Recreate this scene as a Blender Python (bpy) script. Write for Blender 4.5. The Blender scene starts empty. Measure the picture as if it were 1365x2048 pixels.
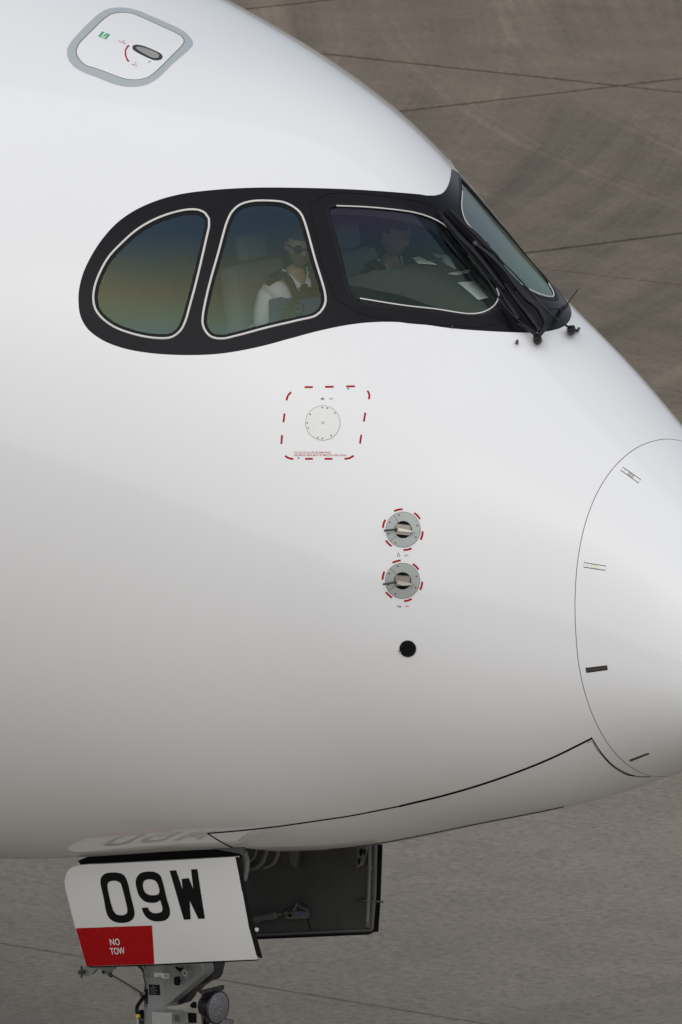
import bpy, bmesh, math, random
import numpy as np
from mathutils import Vector, Matrix, noise
from mathutils.geometry import delaunay_2d_cdt
random.seed(7)
scn = bpy.context.scene
COL = scn.collection

# ------------------------------------------------------------------ camera
PSI, THE = 0.68341274, 0.20102896            # bearing of the nose to the lens, downward pitch
FP, DIST = 21600.0, 60.0                     # focal length in photo pixels, metres to the nose
V = np.array([math.sin(PSI)*math.cos(THE), -math.cos(PSI)*math.cos(THE), math.sin(THE)])
R = np.array([math.cos(PSI), math.sin(PSI), 0.0]); U = np.cross(V, R)
CAM = np.array([0, 0, 4.16]) + DIST*V
cd = bpy.data.cameras.new('camera'); cam = bpy.data.objects.new('camera', cd); COL.objects.link(cam)
cam.matrix_world = Matrix(((R[0], U[0], V[0], CAM[0]), (R[1], U[1], V[1], CAM[1]), (R[2], U[2], V[2], CAM[2]), (0, 0, 0, 1)))
cd.sensor_fit = 'HORIZONTAL'; cd.sensor_width = 36; cd.lens = 36*FP/1365
cd.clip_start = 1; cd.clip_end = 5000
cd.dof.use_dof = True; cd.dof.focus_distance = 58.7; cd.dof.aperture_fstop = 26
scn.camera = cam
# ------------------------------------------------------------------ light: bright overcast
SUN_EL, SUN_AZ = math.radians(44), math.radians(150)
w = bpy.data.worlds.new('World'); scn.world = w; w.use_nodes = True
nt = w.node_tree; nt.nodes.clear()
sky = nt.nodes.new('ShaderNodeTexSky'); sky.sky_type = 'NISHITA'; sky.sun_disc = False
sky.sun_elevation = SUN_EL; sky.sun_rotation = SUN_AZ; sky.dust_density = 4.0; sky.air_density = 1.0; sky.ozone_density = 1.0
hs = nt.nodes.new('ShaderNodeHueSaturation'); hs.inputs['Saturation'].default_value = 0.32
bgn = nt.nodes.new('ShaderNodeBackground'); bgn.inputs['Strength'].default_value = 0.09
wo = nt.nodes.new('ShaderNodeOutputWorld')
mixc = nt.nodes.new('ShaderNodeMix'); mixc.data_type = 'RGBA'; mixc.inputs[0].default_value = .65; mixc.inputs[7].default_value = (4.4, 4.85, 5.7, 1)   # even cloud cover
nt.links.new(sky.outputs[0], hs.inputs['Color']); nt.links.new(hs.outputs[0], mixc.inputs[6]); nt.links.new(mixc.outputs[2], bgn.inputs[0]); nt.links.new(bgn.outputs[0], wo.inputs[0])
sd = bpy.data.lights.new('sun', 'SUN'); sd.energy = 1.5; sd.angle = math.radians(132); sd.color = (1, 0.98, 0.95)
sun = bpy.data.objects.new('sun', sd); COL.objects.link(sun)
sdir = Vector((math.sin(SUN_AZ)*math.cos(SUN_EL), math.cos(SUN_AZ)*math.cos(SUN_EL), math.sin(SUN_EL)))
sun.rotation_euler = sdir.to_track_quat('Z', 'Y').to_euler(); sun.location = (0, 0, 40)
scn.view_settings.view_transform = 'Standard'; scn.view_settings.look = 'None'
scn.view_settings.exposure = 0.15; scn.view_settings.gamma = 1.0; scn.view_settings.use_curve_mapping = False
scn.render.engine = 'CYCLES'

# ------------------------------------------------------------------ body shape
XT = 3.5
KD = np.array([0, .35, .8, 1.21, 1.6, 2.0, 2.4, 2.8, 3.3, 4.2, 5.6, 7.5, 10.5, 16, 40])
ZT = [3.619, 4.157, 4.471, 4.762, 5.053, 5.353, 5.647, 5.975, 6.32, 6.648, 7.01, 7.513, 8.0, 8.15, 8.15]
ZB = [3.619, 3.262, 3.131, 2.978, 2.813, 2.677, 2.554, 2.426, 2.291, 2.139, 1.90, 1.83, 1.85, 1.86, 1.86]
WW = [0.0, 0.473, 0.654, 0.796, 0.983, 1.188, 1.34, 1.464, 1.689, 2.166, 2.656, 2.905, 2.98, 2.98, 2.98]
ZC = [3.619, 3.654, 3.721, 3.772, 3.85, 3.955, 4.053, 4.149, 4.307, 4.621, 4.946, 5.075, 5.07, 5.07, 5.07]
EE = [0.003, 0.007, -0.099, -0.126, -0.047, 0.071, 0.187, 0.245, 0.194, 0.044, -0.038, -0.005, 0.0, 0.0, 0.0]
class Spl:
    def __init__(s, x, y):
        x = np.array(x, float); y = np.array(y, float); n = len(x); h = np.diff(x); A = np.zeros((n, n)); b = np.zeros(n)
        A[0, 0] = 1; A[-1, -1] = 1
        for i in range(1, n-1):
            A[i, i-1] = h[i-1]; A[i, i] = 2*(h[i-1]+h[i]); A[i, i+1] = h[i]; b[i] = 6*((y[i+1]-y[i])/h[i]-(y[i]-y[i-1])/h[i-1])
        s.x = x; s.y = y; s.m = np.linalg.solve(A, b)
    def __call__(s, t):
        i = np.clip(np.searchsorted(s.x, t)-1, 0, len(s.x)-2); h = s.x[i+1]-s.x[i]; a = (s.x[i+1]-t)/h; b = (t-s.x[i])/h
        return a*s.y[i]+b*s.y[i+1]+((a**3-a)*s.m[i]+(b**3-b)*s.m[i+1])*h*h/6
SK = np.sqrt(KD); fZT, fZB, fW, fZC, fE = [Spl(SK, a) for a in (ZT, ZB, WW, ZC, EE)]
def surf(s, p):
    s = np.asarray(s, float); p = np.asarray(p, float)
    zt, zb, wd, zc, e = fZT(s), fZB(s), fW(s), fZC(s), fE(s); sp = np.sin(p)
    y = -wd*np.cos(p)*(1-e*np.maximum(sp, 0)**2)
    z = zc+np.where(sp >= 0, zt-zc, zc-zb)*sp
    return np.stack([XT-s*s+0*p, y, z], -1)
def nrm(s, p):
    e = 2e-3; a = surf(s+e, p)-surf(s-e, p); b = surf(s, p+e)-surf(s, p-e); n = np.cross(b, a)
    n /= np.linalg.norm(n, axis=-1, keepdims=True)+1e-12
    return n
def surfh(s, p, h=0.0): return surf(s, p)+nrm(s, p)*np.asarray(h, float)[..., None]
if (nrm(np.array([1.8]), np.array([0.3]))[0]@np.array([0, -1, 0])) < 0:
    _n = nrm
    def nrm(s, p): return -_n(s, p)
def proj(P):
    q = P-CAM; d = -(q@V); return np.stack([682.5+FP*(q@R)/d, 1024-FP*(q@U)/d], -1)
_gs, _gp = np.meshgrid(np.linspace(.45, 2.75, 150), np.linspace(-1.5, 2.3, 220), indexing='ij'); _gs = _gs.ravel(); _gp = _gp.ravel()
_P = surf(_gs, _gp); _f = ((CAM-_P)*nrm(_gs, _gp)).sum(-1) > 0; _gs = _gs[_f]; _gp = _gp[_f]; _G = proj(_P[_f])
def inv(px, h=0.0):
    """where on the body the line of sight of photo pixel px lands -> (s, phi)"""
    px = np.atleast_2d(np.asarray(px, float)); idx = np.array([((_G-q)**2).sum(1).argmin() for q in px])
    s = _gs[idx].copy(); p = _gp[idx].copy(); hh = np.zeros(len(s))+h; e = 1e-4
    for _ in range(12):
        q = proj(surfh(s, p, hh)); a = (proj(surfh(s+e, p, hh))-q)/e; b = (proj(surfh(s, p+e, hh))-q)/e; r = px-q
        det = a[:, 0]*b[:, 1]-a[:, 1]*b[:, 0]; det = np.where(np.abs(det) < 2000, np.sign(det)*2000+(det == 0), det)
        s += np.clip((r[:, 0]*b[:, 1]-r[:, 1]*b[:, 0])/det, -.05, .05); p += np.clip((a[:, 0]*r[:, 1]-a[:, 1]*r[:, 0])/det, -.05, .05)
    return s, p
def pt(x, y, h=0.0):
    s, p = inv([(x, y)], h); return surfh(s, p, np.array([h]))[0]
def ray(x, y):
    d = -V+R*(x-682.5)/FP-U*(y-1024)/FP; return d/np.linalg.norm(d)
def pln(x, y, n, k):
    d = ray(x, y); n = np.array(n, float); return CAM+d*(k-CAM@n)/(d@n)
def smooth(pts, step=6.0, closed=True):
    P = np.array(pts, float); n = len(P); out = []
    for i in range(n if closed else n-1):
        if closed: p0, p1, p2, p3 = P[i-1], P[i], P[(i+1) % n], P[(i+2) % n]
        else: p0, p1, p2, p3 = P[max(i-1, 0)], P[i], P[i+1], P[min(i+2, n-1)]
        k = max(1, int(np.hypot(*(p2-p1)[:2])/step))
        t0 = 0; t1 = t0+np.linalg.norm(p1-p0)**.5+1e-9; t2 = t1+np.linalg.norm(p2-p1)**.5+1e-9; t3 = t2+np.linalg.norm(p3-p2)**.5+1e-9
        if not closed and i == 0: t0 = -1; 
        for j in range(k):
            t = t1+(t2-t1)*j/k
            A1 = p1 if np.allclose(p0, p1) else (t1-t)/(t1-t0)*p0+(t-t0)/(t1-t0)*p1
            A2 = (t2-t)/(t2-t1)*p1+(t-t1)/(t2-t1)*p2
            A3 = p2 if np.allclose(p2, p3) else (t3-t)/(t3-t2)*p2+(t-t2)/(t3-t2)*p3
            if np.allclose(p0, p1): B1 = A2
            else: B1 = (t2-t)/(t2-t0)*A1+(t-t0)/(t2-t0)*A2
            if np.allclose(p2, p3): B2 = A2
            else: B2 = (t3-t)/(t3-t1)*A2+(t-t1)/(t3-t1)*A3
            out.append((t2-t)/(t2-t1)*B1+(t-t1)/(t2-t1)*B2)
    if not closed: out.append(P[-1])
    return np.array(out)
def zz(pts, sc, ox, oy): return [(ox+a/sc, oy+b/sc) for a, b in pts]     # a crop's pixels -> photo pixels

# ------------------------------------------------------------------ materials
def mat(name, col, rough=.5, metal=0.0, coat=0.0, coat_r=.05, noise_amt=0.0, nscale=20., bump=0.0, bscale=200., spec=.5):
    m = bpy.data.materials.new(name); m.use_nodes = True; n = m.node_tree; b = n.nodes['Principled BSDF']
    b.inputs['Base Color'].default_value = (*col, 1); b.inputs['Roughness'].default_value = rough; b.inputs['Metallic'].default_value = metal
    b.inputs['Coat Weight'].default_value = coat; b.inputs['Coat Roughness'].default_value = coat_r; b.inputs['Specular IOR Level'].default_value = spec
    tc = n.nodes.new('ShaderNodeTexCoord')
    if noise_amt:
        t = n.nodes.new('ShaderNodeTexNoise'); t.inputs['Scale'].default_value = nscale; t.inputs['Detail'].default_value = 6
        r = n.nodes.new('ShaderNodeMix'); r.data_type = 'RGBA'
        r.inputs[6].default_value = (*[c*(1-noise_amt) for c in col], 1); r.inputs[7].default_value = (*[min(1, c*(1+noise_amt)) for c in col], 1)
        n.links.new(tc.outputs['Object'], t.inputs['Vector']); n.links.new(t.outputs[0], r.inputs[0]); n.links.new(r.outputs[2], b.inputs['Base Color'])
    if bump:
        t = n.nodes.new('ShaderNodeTexNoise'); t.inputs['Scale'].default_value = bscale; t.inputs['Detail'].default_value = 3
        q = n.nodes.new('ShaderNodeBump'); q.inputs['Strength'].default_value = bump; q.inputs['Distance'].default_value = .01
        n.links.new(tc.outputs['Object'], t.inputs['Vector']); n.links.new(t.outputs[0], q.inputs['Height']); n.links.new(q.outputs[0], b.inputs['Normal'])
        if coat: n.links.new(q.outputs[0], b.inputs['Coat Normal'])
    return m
M = {}
M['white'] = mat('white_paint', (.775, .772, .765), .06, spec=.36, noise_amt=.015, nscale=1.5, bump=.006, bscale=1.2)
M['radome'] = mat('radome_paint', (.778, .776, .77), .07, spec=.36, noise_amt=.015, nscale=1.7, bump=.02, bscale=1.3)
M['mask'] = mat('matt_black_paint', (.006, .0055, .008), .28, spec=.13, noise_amt=.15, nscale=6)
M['gap'] = mat('joint_sealant', (.03, .03, .03), .7)
M['gapw'] = mat('joint_grey', (.06, .06, .06), .7)  # dark grey outlines of the latch covers
M['bead'] = mat('white_sealant_bead', (.62, .605, .57), .45, noise_amt=.12, nscale=14)
M['rubber'] = mat('black_rubber', (.008, .008, .009), .5, spec=.15)
M['wiper'] = mat('wiper_black', (.004, .004, .005), .25, spec=.3, noise_amt=.3, nscale=30)
M['grey'] = mat('grey_band_paint', (.40, .43, .44), .4, coat=.6)
M['probe'] = mat('probe_plate_grey', (.36, .38, .36), .42, metal=.35, noise_amt=.08, nscale=30)
M['cream'] = mat('cream_plate', (.72, .71, .67), .4, coat=.5, noise_amt=.03, nscale=20)
M['dark'] = mat('dark_recess', (.004, .004, .004), .6, spec=.1)
M['screw'] = mat('screw_head', (.05, .05, .05), .5, metal=.5)
M['red'] = mat('red_marking', (.36, .003, .006), .45, spec=.15)
M['redt'] = mat('red_lettering', (.50, .10, .10), .5)
M['black'] = mat('black_marking', (.006, .006, .007), .5, spec=.12)
M['whitem'] = mat('white_marking', (.8, .8, .8), .4)
M['green'] = mat('green_sign', (.01, .33, .11), .4)
M['iron'] = mat('heat_tinted_metal', (.27, .235, .205), .35, metal=.7, noise_amt=.3, nscale=40)
M['steel'] = mat('steel', (.55, .55, .53), .3, metal=.9, noise_amt=.1, nscale=50)
M['vane'] = mat('dull_metal', (.52, .49, .42), .35, metal=.75, noise_amt=.15, nscale=50)
M['dkmet'] = mat('dark_metal', (.06, .06, .065), .4, metal=.6, noise_amt=.3, nscale=40)
M['gear'] = mat('gear_grey_paint', (.20, .21, .20), .4, coat=.3, noise_amt=.12, nscale=12, bump=.05, bscale=60)
M['bay'] = mat('bay_grey_paint', (.070, .070, .067), .55, noise_amt=.35, nscale=5)
M['bayl'] = mat('bay_fitting_grey', (.13, .13, .125), .5, noise_amt=.2, nscale=20)
M['dooron'] = mat('door_white_paint', (.72, .72, .70), .35, coat=.8, coat_r=.06, noise_amt=.05, nscale=3)
M['cock'] = mat('cockpit_lining', (.08, .085, .09), .8, noise_amt=.3, nscale=6)
M['glare'] = mat('glareshield', (.045, .048, .042), .8, noise_amt=.2, nscale=9)
M['seatf'] = mat('seat_fabric', (.15, .17, .165), .9, noise_amt=.15, nscale=40)
M['panelb'] = mat('blue_grey_console', (.07, .10, .22), .5, noise_amt=.1, nscale=30)
M['paper'] = mat('paper', (.86, .9, .87), .7, noise_amt=.03, nscale=20)
M['skin'] = mat('skin_tone', (.42, .26, .17), .5, noise_amt=.1, nscale=30)
M['shirt'] = mat('white_shirt', (.68, .68, .70), .8, noise_amt=.06, nscale=14, bump=.4, bscale=30)
M['cloth'] = mat('black_cloth', (.016, .016, .022), .85, noise_amt=.2, nscale=60)
M['hair'] = mat('dark_hair', (.02, .015, .012), .6, noise_amt=.4, nscale=90)
M['yellow'] = mat('yellow_tag', (.7, .5, .03), .5)
M['tyre'] = mat('tyre_rubber', (.02, .02, .02), .8)
def glass(name, tint, refl, ior=1.9, stops=None):
    m = bpy.data.materials.new(name); m.use_nodes = True; n = m.node_tree; n.nodes.clear()
    o = n.nodes.new('ShaderNodeOutputMaterial'); mx = n.nodes.new('ShaderNodeMixShader'); t = n.nodes.new('ShaderNodeBsdfTransparent'); g = n.nodes.new('ShaderNodeBsdfGlossy')
    f = n.nodes.new('ShaderNodeFresnel'); f.inputs[0].default_value = ior
    t.inputs[0].default_value = (*tint, 1); g.inputs['Roughness'].default_value = .03; g.inputs[0].default_value = (*refl, 1)
    if stops:                                   # reflection tint painted by pane height and noise, imitating interference colours
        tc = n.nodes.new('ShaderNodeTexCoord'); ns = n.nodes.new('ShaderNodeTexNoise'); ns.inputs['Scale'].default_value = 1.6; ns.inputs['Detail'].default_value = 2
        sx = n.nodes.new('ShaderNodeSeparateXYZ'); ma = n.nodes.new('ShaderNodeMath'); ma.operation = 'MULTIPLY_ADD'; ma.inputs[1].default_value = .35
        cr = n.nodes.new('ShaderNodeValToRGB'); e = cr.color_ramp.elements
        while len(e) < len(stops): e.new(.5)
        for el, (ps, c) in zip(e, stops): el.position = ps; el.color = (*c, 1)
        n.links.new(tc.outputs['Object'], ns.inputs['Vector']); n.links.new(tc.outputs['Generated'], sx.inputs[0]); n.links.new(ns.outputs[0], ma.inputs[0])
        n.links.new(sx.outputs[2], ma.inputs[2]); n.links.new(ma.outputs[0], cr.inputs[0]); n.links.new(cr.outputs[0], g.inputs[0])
    n.links.new(f.outputs[0], mx.inputs[0]); n.links.new(t.outputs[0], mx.inputs[1]); n.links.new(g.outputs[0], mx.inputs[2]); n.links.new(mx.outputs[0], o.inputs[0])
    return m
refl_tint = [(.05, (.40, .62, .72)), (.35, (.44, .58, .40)), (.55, (.50, .50, .32)), (.75, (.40, .50, .40)), (1.0, (.26, .42, .58))]  # side-pane reflection colours, painted from pane bottom to top
M['glass_side'] = glass('tinted_side_glass', (.80, .84, .83), (.6, .8, 1), 1.8, refl_tint)
M['glass_front'] = glass('windshield_glass', (.93, .98, .95), (.75, .95, .95), 1.5, [(.1, (.50, .68, .56)), (.6, (.5, .68, .62)), (.85, (.42, .62, .82)), (1.1, (.58, .52, .8))])
M['glass_port_bright'] = glass('windshield_glass_port_bright', (.84, .89, .86), (.85, .97, .92), 4.0, [(.1, (.72, .95, .82)), (.5, (.75, .92, .80)), (.8, (.70, .86, .84)), (1.1, (.75, .85, .8))])  # starboard windshield glass again, reflection painted brighter and greener for its grazing view

# ------------------------------------------------------------------ object helpers
def link(name, me, m=None, parent=None):
    o = bpy.data.objects.new(name, me); COL.objects.link(o)
    if m is not None:
        for k in (m if isinstance(m, (list, tuple)) else [m]): me.materials.append(k)
    if parent is not None: o.parent = parent
    return o
def empty(name, loc=(0, 0, 0), parent=None):
    o = bpy.data.objects.new(name, None); COL.objects.link(o); o.location = loc; o.empty_display_size = .2
    if parent is not None: o.parent = parent
    return o
def tag(o, label, cat, group=None):
    o['label'] = label; o['category'] = cat
    if group: o['group'] = group
def raw(name, V_, F_, m, parent=None, sm=True):
    me = bpy.data.meshes.new(name); me.from_pydata([tuple(map(float, v)) for v in V_], [], [tuple(int(i) for i in f) for f in F_])
    if sm: me.polygons.foreach_set('use_smooth', [True]*len(me.polygons))
    me.update(); return link(name, me, m, parent)
class MB:
    """collects shapes into one mesh"""
    def __init__(s): s.v = []; s.f = []
    def add(s, vs, fs): k = len(s.v); s.v += [tuple(map(float, v)) for v in vs]; s.f += [tuple(i+k for i in f) for f in fs]; return s
    def box(s, c, sz, M_=None):
        c = np.array(c, float); h = np.array(sz, float)/2; vs = [np.array((x, y, z))*h for x in (-1, 1) for y in (-1, 1) for z in (-1, 1)]
        if M_ is not None: vs = [np.array(M_ @ Vector(v)) for v in vs]
        return s.add([c+v for v in vs], [(0, 1, 3, 2), (4, 6, 7, 5), (0, 4, 5, 1), (2, 3, 7, 6), (0, 2, 6, 4), (1, 5, 7, 3)])
    def tube(s, pts, r, n=10, cap=True, flat=1.0):
        pts = [np.array(p, float) for p in pts]; k = len(pts); rr = r if hasattr(r, '__len__') else [r]*k; vs = []; up = None
        for i in range(k):
            t = pts[min(i+1, k-1)]-pts[max(i-1, 0)]; t /= np.linalg.norm(t)+1e-12
            if up is None: up = np.cross(t, [0, 0, 1.]) if abs(t[2]) < .9 else np.cross(t, [1., 0, 0])
            up = up-t*(up@t); up /= np.linalg.norm(up); b = np.cross(t, up)
            for j in range(n): a = 2*math.pi*j/n; vs.append(pts[i]+rr[i]*(math.cos(a)*up+flat*math.sin(a)*b))
        fs = [(i*n+j, i*n+(j+1) % n, (i+1)*n+(j+1) % n, (i+1)*n+j) for i in range(k-1) for j in range(n)]
        if cap: fs += [tuple(range(n-1, -1, -1)), tuple((k-1)*n+j for j in range(n))]
        return s.add(vs, fs)
    def cyl(s, a, b, r, n=24): return s.tube([a, b], r, n)
    def prism(s, poly, d):
        """polygon (3d points) pushed along vector d"""
        n = len(poly); d = np.array(d, float); P = [np.array(p, float) for p in poly]
        return s.add(P+[p+d for p in P], [tuple(range(n)), tuple(range(2*n-1, n-1, -1))]+[(i, i+n, (i+1) % n+n, (i+1) % n) for i in range(n)])
    def build(s, name, m, parent=None, sm=False, bevel=0.0):
        o = raw(name, s.v, s.f, m, parent, sm)
        bm = bmesh.new(); bm.from_mesh(o.data); bmesh.ops.recalc_face_normals(bm, faces=bm.faces)
        if sm:
            for e in bm.edges:
                if len(e.link_faces) == 2 and e.calc_face_angle(0) > .7: e.smooth = False
        bm.to_mesh(o.data); bm.free()
        if bevel:
            b = o.modifiers.new('bevel', 'BEVEL'); b.width = bevel; b.segments = 2; b.limit_method = 'ANGLE'
        return o
def pip(P, poly):
    P = np.asarray(P); poly = np.asarray(poly); x, y = P[:, 0], P[:, 1]; ins = np.zeros(len(P), bool); j = len(poly)-1
    for i in range(len(poly)):
        xi, yi = poly[i]; xj, yj = poly[j]
        c = ((yi > y) != (yj > y)) & (x < (xj-xi)*(y-yi)/(yj-yi+1e-15)+xi); ins ^= c; j = i
    return ins
def patch(name, outer, m, parent, h=.0012, holes=(), step=14.0, nsm=True):
    """a thin sheet lying on the body, its outline given in photo pixels"""
    outer = np.array(outer, float); holes = [np.array(q, float) for q in holes]
    lo = outer.min(0); hi = outer.max(0); g = [(x, y) for x in np.arange(lo[0]+step/2, hi[0], step) for y in np.arange(lo[1]+step/2, hi[1], step)]
    vs = []; fs = []
    for loop in [outer]+holes:
        k = len(vs); n = len(loop); vs += [tuple(q) for q in loop]; fs.append(list(range(k, k+n)))
    edges = [(f[i], f[(i+1) % len(f)]) for f in fs for i in range(len(f))]
    if g:
        ga = np.array(g); ok = pip(ga, outer)
        for q in holes: ok &= ~pip(ga, q)
        vs += [tuple(q) for q in ga[ok]]
    o_v, o_e, o_f, *_ = delaunay_2d_cdt([Vector(v) for v in vs], edges, [], 0, 1e-4)
    P = np.array([tuple(v) for v in o_v]); T = np.array([tuple(f) for f in o_f]); c = P[T].mean(1); ok = pip(c, outer)
    for q in holes: ok &= ~pip(c, q)
    T = T[ok]; s, p = inv(P, h); return place(name, s, p, T, m, parent, h)
def place(name, s, p, T, m, parent, h=0.0):
    used = np.unique(T); mp = -np.ones(len(s), int); mp[used] = np.arange(len(used)); T = mp[T]; s = s[used]; p = p[used]
    Q = surfh(s, p, np.zeros(len(s))+h); N = nrm(s, p)
    fn = np.cross(Q[T[:, 1]]-Q[T[:, 0]], Q[T[:, 2]]-Q[T[:, 0]]); fl = (fn*N[T[:, 0]]).sum(1) < 0; T[fl] = T[fl][:, ::-1]
    o = raw(name, Q, T, m, parent); o.data.normals_split_custom_set_from_vertices([tuple(n) for n in N]); return o
def sweep(name, s, p, width, height, m, parent, closed=True, base=0.0, round_=True):
    """a raised bead of given width and height along a path on the body"""
    s = np.asarray(s); p = np.asarray(p); Q = surf(s, p); N = nrm(s, p); n = len(s)
    T = (np.roll(Q, -1, 0)-np.roll(Q, 1, 0)) if closed else np.gradient(Q, axis=0); T /= np.linalg.norm(T, axis=1, keepdims=True)+1e-12
    B = np.cross(N, T); wv = np.zeros(n)+width
    prof = [(-.5, 0), (-.42, .7), (-.2, 1), (.2, 1), (.42, .7), (.5, 0)] if round_ else [(-.5, 0), (-.5, 1), (.5, 1), (.5, 0)]
    k = len(prof); vs = []
    for a, b in prof: vs.append(Q+B*(a*wv)[:, None]+N*(base+b*height))
    vs = np.stack(vs, 1).reshape(-1, 3); fs = []
    for i in range(n if closed else n-1):
        j = (i+1) % n
        for q in range(k-1): fs.append((i*k+q, i*k+q+1, j*k+q+1, j*k+q))
    if not closed: fs += [tuple(range(k)), tuple((n-1)*k+q for q in range(k-1, -1, -1))]
    mb = MB(); mb.add(vs, fs); return mb.build(name, m, parent, sm=round_)
def stroke(name, pts, wpx, m, parent, h=.0012, step=6):
    """painted stroke: centre line and width in photo pixels"""
    P = smooth(pts, step, False) if len(pts) > 2 else np.array(pts, float)
    T = np.gradient(P, axis=0); T /= np.linalg.norm(T, axis=1, keepdims=True); B = np.stack([-T[:, 1], T[:, 0]], 1)*wpx/2
    return patch(name, np.concatenate([P+B, (P-B)[::-1]]), m, parent, h, step=1000)
def text_mesh(txt, size=1.0, bold=0.0):
    cu = bpy.data.curves.new('lettering', 'FONT'); cu.body = txt; cu.size = size; cu.resolution_u = 4; cu.offset = bold
    o = bpy.data.objects.new('lettering', cu); COL.objects.link(o); dg = bpy.context.evaluated_depsgraph_get(); me = o.evaluated_get(dg).to_mesh()
    vs = np.array([tuple(v.co) for v in me.vertices]); fs = [tuple(f.vertices) for f in me.polygons]
    o.evaluated_get(dg).to_mesh_clear(); bpy.data.objects.remove(o); bpy.data.curves.remove(cu)
    lo = vs.min(0); hi = vs.max(0); vs = (vs-lo)/np.maximum(hi-lo, 1e-9); return vs[:, :2], fs
def text_px(name, txt, bl, br, tl, m, parent, mapper=None, bold=0.0):
    """lettering whose box has its bottom-left, bottom-right and top-left corners at these photo pixels"""
    vs, fs = text_mesh(txt, bold=bold); bl, br, tl = map(np.array, (bl, br, tl))
    q = bl+vs[:, :1]*(br-bl)+vs[:, 1:2]*(tl-bl)
    if mapper is None: s, p = inv(q, .0016); P = surfh(s, p, np.zeros(len(s))+.0016)
    else: P = np.array([mapper(*a) for a in q])
    o = raw(name, P, fs, m, parent, False); return o

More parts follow.
